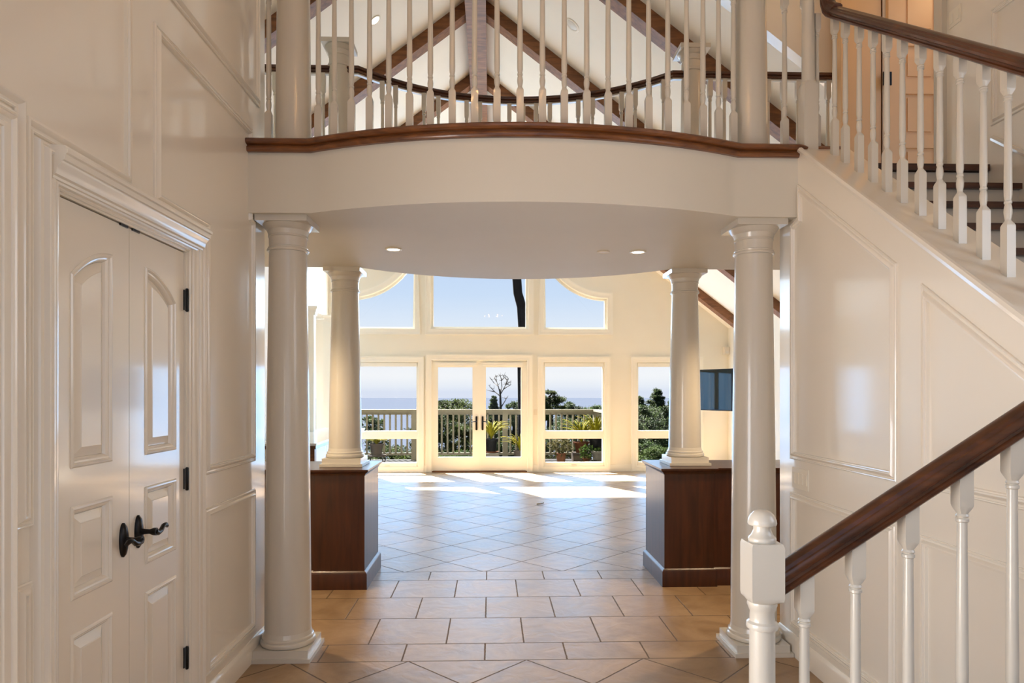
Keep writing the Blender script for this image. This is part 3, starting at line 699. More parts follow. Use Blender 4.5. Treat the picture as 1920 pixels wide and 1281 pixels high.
# ------------------------------------------------------------------ staircase
st = empty('stair_flight', (2.7, 2.2, 1.2), label='upper stair flight of dark treads and white risers behind the panelled wall', cat='staircase'); LS = (-2.7, -2.2, -1.2)
RISE, RUN = .19, .26
for kk in range(0, 10):
    zt = FLR - RISE * kk; yn = 4.40 - RUN * kk
    if kk:
        MB().box(2.185, HX, yn - .028, yn + RUN + .005, zt - .036, zt).build('tread', 'rail_wood', st, bevel=.008, loc=LS)
    else:
        MB().box(2.185, HX - .01, yn - .028, yn + .06, zt - .030, zt + .012).build('tread', 'rail_wood', st, bevel=.008, loc=LS)
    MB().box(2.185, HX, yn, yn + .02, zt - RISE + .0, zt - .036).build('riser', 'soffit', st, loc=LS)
ZL = FLR - RISE * 10
MB().box(RX + .32, HX, .70, 2.04, ZL - .1, ZL).build('landing', 'rail_wood', st, loc=LS)
st = empty('stair_flight', (1.3, 1.3, 0), label='lower stair flight rising right under the foreground handrail', cat='staircase'); LS = (-1.3, -1.3, 0)
n = 6; lr = ZL / (n + 1); X0 = .82; XR_ = RX + .31
for kk in range(n):
    x = X0 + .175 * 0 + kk * (XR_ - X0) / n; zt = lr * (kk + 1)
    MB().box(x - .025, x + (XR_ - X0) / n + .002, .70, 1.93, zt - .036, zt).build('tread', 'rail_wood', st, bevel=.008, loc=LS)
    MB().box(x, x + .02, .72, 1.91, zt - lr, zt - .036).build('riser', 'trim', st, loc=LS)
# upper stair railing on the knee wall cap
ur = empty('stair_railing', (2.04, 3.3, 2.5), label='white baluster railing with sloping brown handrail on the upper stair flight', cat='railing')
XB = 2.04
me3h = .835
me3 = baluster_mesh(me3h, .225, .115, .0180)
ys = []
for px, py in ((1565, 290), (1585, 305), (1611, 322), (1637, 340), (1663, 357), (1692, 380), (1726, 400), (1762, 425), (1800, 450), (1844, 480), (1890, 513)):
    y = onX(px, py, XB)[0]; ys.append(y); add_bal(me3, ur, (XB, y, kz(y) - .012))
y = ys[-1]; add_bal(me3, ur, (XB, y - .135, kz(y - .135) - .012)); add_bal(me3, ur, (XB, y - .27, kz(y - .27) - .012))
add_bal(me3, ur, (XB - .04, ys[0] + .14, FLR + .0))
# sloped handrail
def slope_rail(prof, p0, p1, hd):
    """profile (side, up) swept from p0 to p1 with vertical ends"""
    mb = MB(); side = Vector(hd)
    R = []
    for p in (p0, p1): R.append([tuple(Vector(p) + side * u + Vector((0, 0, 1)) * v) for u, v in prof])
    return mb.rings(R)
HR2 = [(u * 1.0, v * 1.25) for u, v in HR]
def hz(y): return kz(y) + me3h - .03
ya, yb = 1.75, 4.02
mb = slope_rail(HR2, (XB, ya, hz(ya)), (XB, yb, hz(yb)), (-1, 0, 0))
mb.build('handrail', 'rail_wood_deep', ur, loc=(-XB, -3.3, -2.5))
# easing that sweeps up to the newel
q = [Vector((XB, yb - .03, hz(yb) - .021)), Vector((XB, yb + .03, hz(yb) + .022)), Vector((XB, yb + .065, hz(yb) + .06)), Vector((XB - .004, yb + .085, hz(yb) + .12)), Vector((XB - .008, yb + .09, hz(yb) + .24))]
R = []
for i, p in enumerate(q):
    t = (q[min(i + 1, len(q) - 1)] - q[max(i - 1, 0)]).normalized(); sd = Vector((-1, 0, 0)); up = t.cross(sd) * (1 if t.cross(sd).z > 0 or t.cross(sd).y < 0 else -1)
    if up.y > 0: up = -up
    R.append([tuple(p + sd * u + up * v) for u, v in HR2])
MB().rings(R).build('handrail_easing', 'rail_wood_deep', ur, loc=(-XB, -3.3, -2.5))
# newel at the head of the stairs
nx, _ = onY(1524, 200, 4.06)
mb = MB(); s = .043
mb.sqlathe([(s, FLR - .01, 1), (s, FLR + .385, 1), (s * .98, FLR + .405, .6), (s * .92, FLR + .415, 0), (s * .96, FLR + .42, 0), (s * .90, FLR + .43, 0), (s * .86, FLR + .70, 0), (s * .80, 4.3, 0)], nx, 4.12, 24)
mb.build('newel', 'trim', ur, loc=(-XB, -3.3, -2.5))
# lower railing
YL = 1.85
lrl = empty('stair_railing', (.75, YL, 0), label='white newel and balusters with dark brown handrail rising right in the foreground', cat='railing'); LL = (-.75, -YL, 0)
nxl = onY(1429, 1000, YL)[0]; s = .0445
zb1 = onY(1429, 1022, YL - .04)[1]; zb0 = onY(1429, 1134, YL - .04)[1]
mb = MB()
mb.sqlathe([(s, 0, 1), (s, .30, 1), (s * .98, .32, .7), (s * .72, .345, 0), (s * .66, .36, 0), (s * .78, .40, 0), (s * .82, .45, 0), (s * .76, zb0 - .10, 0), (s * .76, zb0 - .078, 0), (s * .92, zb0 - .075, 0), (s * .96, zb0 - .068, 0), (s * .92, zb0 - .060, 0), (s * .76, zb0 - .055, 0), (s * .72, zb0 - .03, 0),
            (s * .80, zb0 - .022, 0), (s * .90, zb0 - .010, 0), (s * .88, zb0 - .002, 0), (s * .93, zb0 + .001, .5), (s * .985, zb0 + .006, .92), (s, zb0 + .016, 1), (s, zb1 - .01, 1), (s * .96, zb1, .9)], nxl, YL, 24)
nw = mb.build('newel', 'trim', lrl, loc=LL)
zt = zb1
MB().lathe([(.034, zt - .004), (.037, zt + .004), (.037, zt + .010), (.034, zt + .015), (.030, zt + .018), (.026, zt + .026), (.023, zt + .034), (.024, zt + .044), (.037, zt + .047), (.0385, zt + .052), (.037, zt + .062), (.031, zt + .074), (.022, zt + .083), (.010, zt + .088), (.001, zt + .089)], nxl, YL, 40).build('finial', 'trim', nw)
a0 = onY(1476, 1105, YL); a1 = onY(1920, 812, YL)
sl_ = (a1[1] - a0[1]) / (a1[0] - a0[0])
def lz(x): return a0[1] + sl_ * (x - a0[0])
xs, xe = nxl + s, 1.95
HR3 = [(u * .95, v * 1.28) for u, v in HR]
mb = slope_rail(HR3, (xs - .002, YL, lz(xs)), (xe, YL, lz(xe)), (0, 1, 0)); mb.build('handrail', 'rail_wood', lrl, loc=LL)
bx = []
for px in (1508, 1604, 1703, 1804, 1898, 1995, 2095):
    x = onY(px, 900, YL)[0]; bx.append(x)
    stp = max(0, math.floor((x - X0) / ((XR_ - X0) / n)) + 1); zf = lr * stp
    zt = lz(x) + .025
    meb = baluster_mesh(zt - zf, .20, .135, .0195)
    add_bal(meb, lrl, (x, YL, zf))

# ------------------------------------------------------------------ ceiling timber
LBL = ['nearest the balcony', 'second from the balcony', 'third from the balcony', 'fourth from the balcony, by the window wall']
bw, bd = .20, .165
for i, by in enumerate((6.72, 8.82, 10.86, 12.88)):
    for sx, side, xe in ((1, 'right', GRX), (-1, 'left', GLX)):
        xi = RID + sx * .13
        o = empty('rafter_beam', (xi, by, roofz(xi)), label='brown timber rafter on the %s slope of the vault, %s' % (side, LBL[i]), cat='beam', group='rafters of the vault')
        MB().prism([(xi, roofz(xi) + .02), (xe, roofz(xe) + .02), (xe, roofz(xe) - bd * 1.1), (xi, roofz(xi) - bd * 1.1)], lambda p: (p[0], by, p[1]), lambda p: (p[0], by + bw, p[1])).build('timber', 'beam', o, loc=tuple(-Vector(o.location)))
o = empty('ridge_beam', (RID, 6.0, RIZ), label='long brown ridge beam running along the top of the vault', cat='beam')
MB().box(RID - .13, RID + .13, 6.03, FY, RIZ - .34, RIZ - .04).build('timber', 'beam', o, loc=tuple(-Vector(o.location)))

# ------------------------------------------------------------------ lights fittings
def downlight(name, loc, lit, label, group=None, tilt=0, r=.062, lens=None):
    o = empty(name, loc, label=label, cat='downlight' if lit else 'ceiling speaker', group=group)
    mb = MB(); mb.rings([[((r * q) * cos(2 * pi * k / 32), (r * q) * sin(2 * pi * k / 32), z) for k in range(32)] for q, z in ((1, .004), (1.02, -.004), (.9, -.009), (.74, -.006), (.72, .004))])
    mb.build('trim_ring', 'plastic', o)
    MB().lathe([(r * .72, -.004), (r * .70, -.0055), (.001, -.0065)], n=32).build('lens' if lit else 'grille', 'lens' if lit else 'lens_off', o)
    o.rotation_euler = (0, tilt, 0)
    return o
G = 'fittings in the balcony soffit'
for px, py, lit, lab in ((738, 467, True, 'lit round recessed downlight in the soffit above the left half wall'), (1131, 472, False, 'unlit round fitting in the soffit, left of the right downlight'), (1196, 472, True, 'lit round recessed downlight in the soffit near the right columns')):
    x, y = onZ(px, py, SOF); downlight('recessed_downlight' if lit else 'soffit_fitting', (x, y, SOF), lit, lab, G, r=.062 if lit else .048)
def on_slope(px, py, sx):
    d = ray(px, py)   # z = RIZ - PIT*sx*(x-RID)
    t = (RIZ + PIT * sx * RID - EYE) / (d[2] + PIT * sx * d[0]); return (d[0] * t, d[1] * t, EYE + d[2] * t)
p = on_slope(703, 38, -1); downlight('recessed_downlight', p, True, 'lit round downlight on the left slope of the vaulted ceiling', None, -math.atan(PIT), r=.075)
p = on_slope(1073, 47, 1); downlight('ceiling_speaker', p, False, 'unlit round white fitting on the right slope of the vaulted ceiling', None, math.atan(PIT), r=.10)
x, y = onZ(600, 598, 2.97); downlight('kitchen_downlight', (x, y, 2.97), False, 'small unlit downlight in the low kitchen ceiling at left', None, r=.07)['category'] = 'downlight'

# ------------------------------------------------------------------ wall plates, screen, sensor
def plate(name, c, axis, w, h, label, cat, rockers=2):
    o = empty(name, c, label=label, cat=cat); t = .006
    def B(mb, a0, a1, b0, b1, d0, d1):
        if axis == 'X-': mb.box(-d1, -d0, a0, a1, b0, b1)
        else: mb.box(a0, a1, -d1, -d0, b0, b1)
    mb = MB(); B(mb, -w / 2, w / 2, -h / 2, h / 2, -.001, t); mb.build('cover_plate', 'plastic', o, bevel=.002)
    for k in range(rockers):
        cc = (k - (rockers - 1) / 2) * w / rockers
        mb = MB(); B(mb, cc - .016, cc + .016, -.033, .033, t - .001, t + .004); mb.build('rocker', 'plastic', o, bevel=.0015)
    return o
plate('light_switch', (RX, 4.065, 1.095), 'X-', .21, .125, 'wide ivory switch plate on the panelled stair wall between two rails', 'switch', 4)
plate('light_switch', (HX, 4.72, 4.27), 'X-', .12, .12, 'ivory switch plate upstairs beside the hall door casing', 'switch', 2)
x, z = onY(1004, 773, FY); plate('light_switch', (x, FY, z), 'Y-', .075, .115, 'small ivory switch plate right of the glazed double doors', 'switch', 1)
x, z = onY(613, 806, FY); plate('wall_outlet', (x, FY, z), 'Y-', .075, .115, 'small ivory outlet beside the leftmost window casing', 'outlet', 1)
x, z = onY(1363, 658, 13.7); o = empty('motion_sensor', (x, 13.72, z), label='small white motion sensor high in the far right corner', cat='sensor')
MB().box(-.05, .05, -.035, .08, -.075, .075).build('housing', 'plastic', o, bevel=.012); MB().box(-.035, .035, -.04, -.03, -.05, .0).build('sensor_lens', 'lens_off', o, bevel=.004)
# television on an angled arm
tv = empty('television', (3.63, 13.0, 1.65), label='black flat television on an angled arm in the far right corner', cat='television')
pa = Vector((3.625, 13.0, 0)); dirv = Vector((.46, -.89, 0)).normalized(); wd = 1.31
za, zb = onY(1317, 768, 13.0)[1], onY(1317, 695, 13.0)[1]
nv = Vector((-dirv.y, dirv.x, 0)) * -1
if nv.x > 0: nv = -nv
def tbox(mb, a0, a1, d0, d1, z0, z1):
    vs = []
    for a in (a0, a1):
        for d in (d0, d1):
            for z in (z0, z1):
                p = pa + dirv * a + nv * d - Vector((3.63, 13.0, 1.65)) + Vector((0, 0, z)); vs.append(mb.V(p))
    for f in ((0, 1, 3, 2), (4, 6, 7, 5), (0, 4, 5, 1), (2, 3, 7, 6), (0, 2, 6, 4), (1, 5, 7, 3)): mb.face([vs[i] for i in f])
mb = MB(); tbox(mb, 0, wd, -.05, 0, za, zb); mb.build('bezel', 'black', tv, bevel=.004)
mb = MB(); tbox(mb, .012, wd - .012, -.002, .002, za + .02, zb - .012); mb.build('screen', 'screen', tv)
mb = MB(); tbox(mb, wd * .45, wd * .55, -.09, -.05, (za + zb) / 2 - .1, (za + zb) / 2 + .1)
e = pa + dirv * (wd * .5) - nv * .07 - Vector((3.63, 13.0, 1.65)) + Vector((0, 0, (za + zb) / 2)); mb.tube([tuple(e), (GRX - 3.63 - .03, e.y + .25, e.z)], .025)
mb.build('wall_arm', 'black', tv)
# upstairs hall door, standing open
hd = empty('door_3', (HX + .02, 5.52, FLR), kind='structure'); LH = (-(HX + .02), -5.52, -FLR)
mb = holed(MB(), HX + .022, HX + .80, FLR + .01, FLR + 2.08, [(HX + .16, HX + .42, FLR + a, FLR + b_) for a, b_ in ((.2, .55), (.66, 1.0), (1.12, 1.4), (1.52, 1.98))], lambda a, b, d: (a, 5.57 + d, b), .04)
lf = mb.build('door_leaf', 'peach', hd, loc=LH)
mb = MB()
for a, b_ in ((.2, .55), (.66, 1.0), (1.12, 1.4), (1.52, 1.98)):
    mb.box(HX + .155, HX + .425, 5.588, 5.60, FLR + a - .01, FLR + b_ + .01); mb.box(HX + .19, HX + .39, 5.578, 5.595, FLR + a + .03, FLR + b_ - .03)
mb.build('raised_panel', 'peach', lf, bevel=.006)
mb = MB(); mb.sweep([(-4.93, FLR), (-4.93, FLR + 2.1), (-5.61, FLR + 2.1)], [(u, v) for u, v in CAS], (HX, 0, 0), (0, -1, 0), (0, 0, 1)); mb.build('casing', 'trim', hd, loc=LH)
mb = MB(); hx_, hz_ = onY(1680, 147, 5.56); mb.box(HX - .025, HX + .045, 5.56, 5.571, hz_ - .055, hz_ + .055); mb.build('hinge', 'black', hd, loc=LH)

# ------------------------------------------------------------------ kitchen counter at left
isl = empty('kitchen_island', (-3.0, 11.3, 0), label='white topped kitchen counter with brown edge behind the left columns', cat='kitchen island'); LI = (3.0, -11.3, 0)
x1_, y1_ = onZ(593, 832, .93); x2_, y2_ = onZ(615, 824, .93)
top = [(x1_ - .85, y1_), (x1_, y1_), (x2_, y2_), (x2_ - .05, 13.2), (x1_ - .85, 13.2)]
MB().prism(top, lambda p: (p[0], p[1], .90), lambda p: (p[0], p[1], .93)).build('countertop', 'marble', isl, loc=LI)
ins_ = [(x1_ - .80, y1_ + .05), (x1_ - .03, y1_ + .05), (x2_ - .05, y2_ + .05), (x2_ - .1, 13.1), (x1_ - .80, 13.1)]
MB().prism(ins_, lambda p: (p[0], p[1], 0), lambda p: (p[0], p[1], .86)).build('cabinet', 'creamtrim', isl, loc=LI)
ed = [(x1_ - .83, y1_ + .012), (x1_ - .01, y1_ + .012), (x2_ - .02, y2_ + .012), (x2_ - .06, 13.18), (x1_ - .83, 13.18)]
MB().prism(ed, lambda p: (p[0], p[1], .855), lambda p: (p[0], p[1], .90)).build('counter_edge', 'nosing', isl, loc=LI)
MB().box(x1_ - .12, x1_ - .03, y1_ + .03, y1_ + .12, 0, .856).build('corner_post', 'nosing', isl, loc=LI)
MB().box(x2_ - .12, x2_ - .05, y2_ + .03, y2_ + .1, 0, .856).build('corner_post', 'nosing', isl, loc=LI)
# pilaster capitals at the kitchen opening
for i, (yy, lab) in enumerate(((12.05, 'white pilaster capital left of the kitchen opening, behind the left front column'), (13.42, 'white pilaster capital by the window wall at the kitchen opening'))):
    o = empty('pilaster', (GLX + .125, yy, 0), label=lab, cat='pilaster')
    MB().box(-.12, .05, -.07, .07, 0, 2.98).build('shaft', 'creamtrim', o, bevel=.005)
    MB().sqlathe([(.07, 2.96, 1), (.075, 3.0, 1), (.095, 3.03, 1), (.095, 3.05, 1), (.12, 3.08, 1), (.12, 3.11, 1)]).build('capital', 'creamtrim', o)
# litter on the floor
for (px, py, lab, mt) in ((1013, 946, 'tiny curled dry leaf lying on the tiles before the sunlit patch', 'drylitter'), (1227, 1061, 'tiny green leaf scrap at the foot of the right half wall', 'herb')):
    x, y = onZ(px, py, 0); o = MB(); L_ = .055
    R = []
    for i in range(6):
        t = i / 5; w_ = .022 * sin(pi * min(.97, t + .03)); R.append([(-L_ + 2 * L_ * t, -w_, .012 + .015 * t), (-L_ + 2 * L_ * t, 0, .002 + .01 * t * t), (-L_ + 2 * L_ * t, w_, .014), (-L_ + 2 * L_ * t, 0, .0035 + .01 * t * t)])
    o.rings(R); ob = o.build('dry_leaf' if mt == 'drylitter' else 'leaf_scrap', mt, label=lab, cat='leaf'); ob.location = (x, y, .0); ob.rotation_euler = (0, 0, .3)

# ------------------------------------------------------------------ deck outside
DKY = 16.0; DKZ = .03
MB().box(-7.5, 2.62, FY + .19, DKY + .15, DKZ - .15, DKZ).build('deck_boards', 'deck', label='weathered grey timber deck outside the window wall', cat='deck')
dk = empty('deck_railing', (0, DKY, DKZ), label='olive beige timber railing along the outer edge of the deck', cat='railing'); LD = (0, -DKY, -DKZ)
zt1 = onY(898, 768, DKY)[1]; zt0 = zt1 - .075; zl1 = onY(898, 849, DKY)[1]; zl0 = zl1 - .055
XC = onY(1117, 800, DKY)[0]
MB().box(-7.5, XC + .08, DKY - .07, DKY + .07, zt1 - .045, zt1).build('top_rail', 'deckpaint', dk, bevel=.006, loc=LD)
MB().box(-7.5, XC, DKY - .02, DKY + .02, zt1 - .12, zt1 - .045).build('sub_rail', 'deckpaint', dk, loc=LD)
MB().box(-7.5, XC, DKY - .02, DKY + .02, zl0, zl1).build('bottom_rail', 'deckpaint', dk, loc=LD)
MB().box(XC - .07, XC + .07, FY + .3, DKY, zt1 - .045, zt1).build('top_rail', 'deckpaint', dk, bevel=.006, loc=LD)
MB().box(XC - .02, XC + .02, FY + .3, DKY, zl0, zl1).build('bottom_rail', 'deckpaint', dk, loc=LD)
posts = [XC - 2.13 * i for i in range(5)]
for xp in posts: MB().box(xp - .06, xp + .06, DKY - .05, DKY + .05, DKZ, zt1 - .045).build('post', 'deckpaint', dk, bevel=.005, loc=LD)
MB().box(XC - .06, XC + .06, FY + .3, FY + .4, DKZ, zt1 - .045).build('post', 'deckpaint', dk, bevel=.005, loc=LD)
bm_ = MB().box(-.02, .02, -.02, .02, 0, zt1 - .11 - zl1 + .05).mesh('baluster', 'deckpaint')
x = XC - .135
while x > -5.2:
    if min(abs(x - p_) for p_ in posts) > .07:
        o = bpy.data.objects.new('baluster', bm_); COL.objects.link(o); o.parent = dk; o.location = (x, 0, zl1 - .02 - DKZ)
    x -= .1338
y = DKY - .18
while y > FY + .45:
    o = bpy.data.objects.new('baluster', bm_); COL.objects.link(o); o.parent = dk; o.location = (XC, y - DKY, zl1 - .02 - DKZ); y -= .134

# ---- potted plants
def strap_leaves(mb, c, n, h, spread, w, seed, droop=1.0):
    rnd = random.Random(seed)
    for _ in range(n):
        a = rnd.uniform(0, 2 * pi); L_ = h * rnd.uniform(.6, 1.1); out = spread * rnd.uniform(.4, 1.1); d = Vector((cos(a), sin(a), 0)); sd = Vector((-sin(a), cos(a), 0))
        R = []
        for i in range(7):
            t = i / 6; p = Vector(c) + d * (out * t ** 1.4) + Vector((0, 0, L_ * (t - droop * .45 * t ** 3))); ww = w * (1 - t) ** .6 * (0.6 + .4 * min(1, t * 5)) + .001
            R.append([p - sd * ww, p + Vector((0, 0, -.004)), p + sd * ww, p + Vector((0, 0, .003))])
        mb.rings([[tuple(q) for q in r] for r in R])
    return mb
def leafy(mb, c, n, rx, rz, size, seed):
    rnd = random.Random(seed)
    for _ in range(n):
        th, ph = rnd.uniform(0, 2 * pi), math.acos(rnd.uniform(-1, 1)); r = rnd.uniform(.5, 1)
        p = Vector(c) + Vector((rx * r * sin(ph) * cos(th), rx * r * sin(ph) * sin(th), rz * r * cos(ph)))
        ax = Vector((rnd.gauss(0, 1), rnd.gauss(0, 1), rnd.gauss(0, 1) + .3)).normalized(); sd = ax.cross(Vector((rnd.random(), rnd.random(), rnd.random()))).normalized(); s_ = size * rnd.uniform(.6, 1.3)
        v = [mb.V(p - ax * s_), mb.V(p + sd * s_ * .35), mb.V(p + ax * s_), mb.V(p - sd * s_ * .35)]; mb.face(v)
    return mb
def pot(name, px, py, Y, r, h, mat, label, plant, base=DKZ, tilt=0, saucer=None):
    x, _ = onY(px, py, Y)
    o = empty(name, (x, Y, base), label=label, cat='potted plant')
    z0 = .02 if saucer else 0
    if saucer: MB().lathe([(r * .9, 0), (r * 1.1, .015), (r * 1.12, .03), (r * 1.0, .022)], n=24).build('saucer', saucer, o)
    MB().lathe([(r * .72, z0), (r * .80, z0 + h * .3), (r * .93, z0 + h * .84), (r * 1.06, z0 + h * .85), (r * 1.08, z0 + h), (r * .92, z0 + h), (r * .9, z0 + h * .9)], n=28).build('pot', mat, o)
    plant(o, z0 + h * .92)
    if tilt: o.rotation_euler = (0, tilt, 0)
    return o
def pl_strap(n, h, sp, w, seed, mat='strap', droop=1.0):
    def f(o, z): strap_leaves(MB(), (0, 0, z), n, h, sp, w, seed, droop).build('leaves', mat, o)
    return f
def pl_leafy(n, rx, rz, size, seed, mat):
    def f(o, z):
        mb = leafy(MB(), (0, 0, z + rz * .8), n, rx, rz, size, seed)
        for i in range(9):
            a = i * .7; mb.tube([(0, 0, z - .02), (rx * .5 * cos(a), rx * .5 * sin(a), z + rz * .9)], .004, 5)
        mb.build('leaves', mat, o)
    return f
# plant stand under the grey pot
x, _ = onY(706, 860, 15.35); so = empty('plant_stand', (x, 15.35, DKZ), label='low wire plant stand under the grey clay pot on the deck', cat='plant stand')
mb = MB(); mb.lathe([(.22, .15), (.23, .165), (.22, .18), (.01, .18)], n=24); mb.build('platform', 'greypot', so)
for i in range(4):
    a = pi / 4 + i * pi / 2; MB().tube([(.19 * cos(a), .19 * sin(a), .16), (.24 * cos(a), .24 * sin(a), .05), (.21 * cos(a), .21 * sin(a), 0)], .012, 8).build('leg', 'black', so)
pot('potted_grass', 706, 850, 15.35, .155, .25, 'greypot', 'grey clay pot of yellow grassy leaves on a low stand', pl_strap(70, .30, .34, .012, 3, droop=1.1), base=DKZ + .18)
# bench slab under the black pot
x, _ = onY(922, 850, 15.2); MB().box(x - .30, x + .16, 15.0, 15.45, DKZ, DKZ + .24).build('deck_step', 'whitepot', bevel=.01, label='low pale step on the deck under the black pot', cat='step')
pot('potted_lily', 921, 840, 15.2, .145, .29, 'blackpot', 'black pot of yellow strap leaves on a pale step behind the glazed doors', pl_strap(60, .66, .42, .016, 5), base=DKZ + .24, saucer='terracotta')
pot('potted_lily', 975, 850, 15.3, .15, .28, 'greypot', 'pot of arching yellow strap leaves near the right edge of the glazed doors', pl_strap(46, .62, .42, .016, 8))
pot('potted_shrub', 1052, 860, 15.0, .115, .24, 'terracotta', 'terracotta pot of bronze green leaves behind the window right of the doors', pl_leafy(240, .30, .22, .05, 11, 'redleaf'))
pot('potted_lily', 1090, 850, 15.4, .17, .24, 'terracotta', 'wide terracotta pot of yellow strap leaves by the corner deck post', pl_strap(85, .74, .52, .020, 13, droop=.8), base=DKZ + .22)
x, _ = onY(1090, 850, 15.4); MB().box(x - .2, x + .2, 15.2, 15.6, DKZ, DKZ + .22).build('plant_box', 'greypot', bevel=.01, label='low clay block under the wide terracotta pot', cat='plant stand')
pot('potted_lily', 1117, 840, 15.1, .16, .26, 'blackpot', 'tilted black pot of yellow strap leaves above the pale glazed pot', pl_strap(70, .74, .42, .020, 17, droop=.7), base=DKZ + .30)
pot('glazed_pot', 1124, 860, 14.85, .17, .30, 'whitepot', 'pale glazed pot at the right end of the plant group', pl_leafy(60, .14, .06, .04, 19, 'herb'))
x, _ = onY(1112, 860, 14.7); sp = empty('succulent', (x, 14.7, DKZ), label='pale succulent rosette on the deck before the pale glazed pot', cat='plant')
mb = MB(); rnd = random.Random(4)
for kk in range(40):
    a = kk * 2.4; t = kk / 40; d = Vector((cos(a), sin(a), 0)); sd = Vector((-sin(a), cos(a), 0)); L_ = .05 + .11 * (1 - t); el = .15 + 1.2 * t
    p0 = Vector((0, 0, .05)); p2 = p0 + (d * cos(el) + Vector((0, 0, sin(el)))) * L_; p1 = (p0 + p2) / 2
    mb.rings([[tuple(p0 - sd * .01), tuple(p0 - Vector((0, 0, .01))), tuple(p0 + sd * .01), tuple(p0 + Vector((0, 0, .01)))], [tuple(p1 - sd * .028), tuple(p1 - Vector((0, 0, .01))), tuple(p1 + sd * .028), tuple(p1 + Vector((0, 0, .006)))], [tuple(p2 - sd * .004), tuple(p2 - Vector((0, 0, .003))), tuple(p2 + sd * .004), tuple(p2 + Vector((0, 0, .003)))]])
mb.lathe([(.03, 0), (.04, .04), (.02, .06)], n=10); mb.build('rosette', 'succ', sp)
o = empty('potted_herb', (onY(1100, 860, 14.9)[0], 14.9, DKZ), label='leafy green plant between the terracotta pot and the pale glazed pot', cat='potted plant')
MB().lathe([(.07, 0), (.09, .12), (.10, .14), (.085, .14)], n=20).build('pot', 'terracotta', o); leafy(MB(), (0, 0, .26), 200, .17, .2, .045, 23).build('leaves', 'herb', o)
pot('potted_grass', 606, 850, 15.3, .15, .26, 'greypot', 'pot of yellow grassy leaves behind the leftmost window', pl_strap(60, .5, .36, .014, 29), base=DKZ + .45)
MB().box(onY(606, 850, 15.3)[0] - .2, onY(606, 850, 15.3)[0] + .2, 15.1, 15.5, DKZ, DKZ + .45).build('plant_box', 'greypot', bevel=.01, label='clay block under the grassy pot behind the leftmost window', cat='plant stand')

# ---- land, sea and trees
mb = MB(); rnd = random.Random(2)
xs_ = [-260, -120, -60, -30, -15, -5, 5, 15, 30, 60, 120, 260]; ys_ = [16.5, 20, 26, 34, 48, 70, 110, 170, 260, 330]
grid = [[mb.V((x, y, -2.6 - (y - 16) * .25 - max(0, y - 40) * .15 + rnd.uniform(-.5, .5))) for x in xs_] for y in ys_]
for a, b_ in zip(grid[:-1], grid[1:]):
    for i in range(len(xs_) - 1): mb.face([a[i], a[i + 1], b_[i + 1], b_[i]])
mb.build('hillside', 'hill', kind='structure')
mb = MB(); v = [mb.V(p) for p in ((-14000, 60, -110), (14000, 60, -110), (14000, 12500, -110), (-14000, 12500, -110))]; mb.face(v); mb.build('sea', 'sea', label='pale blue sea beyond the trees out to the hazy horizon', cat='sea', kind='stuff')

def ground(y): return -2.6 - (y - 16) * .25 - max(0, y - 40) * .15
def blob_tree(name, px, py_top, Y, wpx, hpx, mat, label, seed, n=2600, leaf=.10, cone=False, clumps=26, group='trees below the deck'):
    """a tree whose crown top shows at (px,py_top); trunk goes down to the hillside"""
    x, zt = onY(px, py_top, Y); sc = Y / FPX; rw = wpx * sc / 2; hh = hpx * sc; g = ground(Y)
    o = empty(name, (x, Y, g - .3), label=label, cat='tree', group=group); rnd = random.Random(seed)
    mb = MB(); zt -= g - .3; zb = max(.3, zt - hh)
    mb.tube([(0, 0, 0), (rnd.uniform(-.1, .1), 0, zb), (0, 0, zt - .15 * hh)], [.16 + .02 * rw, .12, .03], 8)
    cl = []; clumps = clumps * (3 if cone else 2)
    for i in range(clumps):
        t = (i + .5) / clumps if cone else rnd.random() ** .8
        z = zb + (zt - zb) * t
        prof = (1 - t) ** .9 + .04 if cone else sqrt(max(.02, 1 - (2 * t - 1) ** 2 * .85))
        a = i * 2.4 + rnd.uniform(-.4, .4) if cone else rnd.uniform(0, 2 * pi)
        rr = rw * prof * (rnd.uniform(.45, 1.0) if cone else rnd.uniform(.3, 1.0))
        c = Vector((rr * cos(a), rr * sin(a), z))
        cl.append((c, rw * (rnd.uniform(.10, .20) * (.35 + .8 * prof) if cone else rnd.uniform(.13, .26) * (.6 + .5 * prof))))
        if i % 2: mb.tube([(0, 0, max(0, z - .25 * rw)), tuple(c * .5 + Vector((0, 0, z - .1 * rw)) * .5), tuple(c)], [.035, .025, .008], 5)
        if cone: cl.append((Vector((rr * .5 * cos(a), rr * .5 * sin(a), z)), rw * .13 * (.35 + .8 * prof)))
    mb.build('trunk', 'bark', o)
    verts, faces = [], []
    n *= 3; leaf *= .55
    for i in range(n):
        c, r = cl[rnd.randrange(len(cl))]
        d = Vector((rnd.gauss(0, 1), rnd.gauss(0, 1), rnd.gauss(0, .6))); d = Vector((rnd.gauss(0, 1), rnd.gauss(0, 1), rnd.gauss(0, .62))) * (r * .55)
        p = c + d; p.z = min(p.z, zt + .1)
        ax = (Vector((rnd.gauss(0, 1), rnd.gauss(0, 1), rnd.gauss(0, 1))) + d.normalized() * .8).normalized(); sd = ax.orthogonal().normalized(); s_ = leaf * rnd.uniform(.6, 1.4)
        k_ = len(verts); verts += [tuple(p - ax * s_), tuple(p + sd * s_ * .32), tuple(p + ax * s_), tuple(p - sd * s_ * .32)]; faces.append((k_, k_ + 1, k_ + 2, k_ + 3))
    me = bpy.data.meshes.new('foliage'); me.from_pydata(verts, [], faces); me.materials.append(M[mat]); put(bpy.data.objects.new('foliage', me), parent=o)
    return o
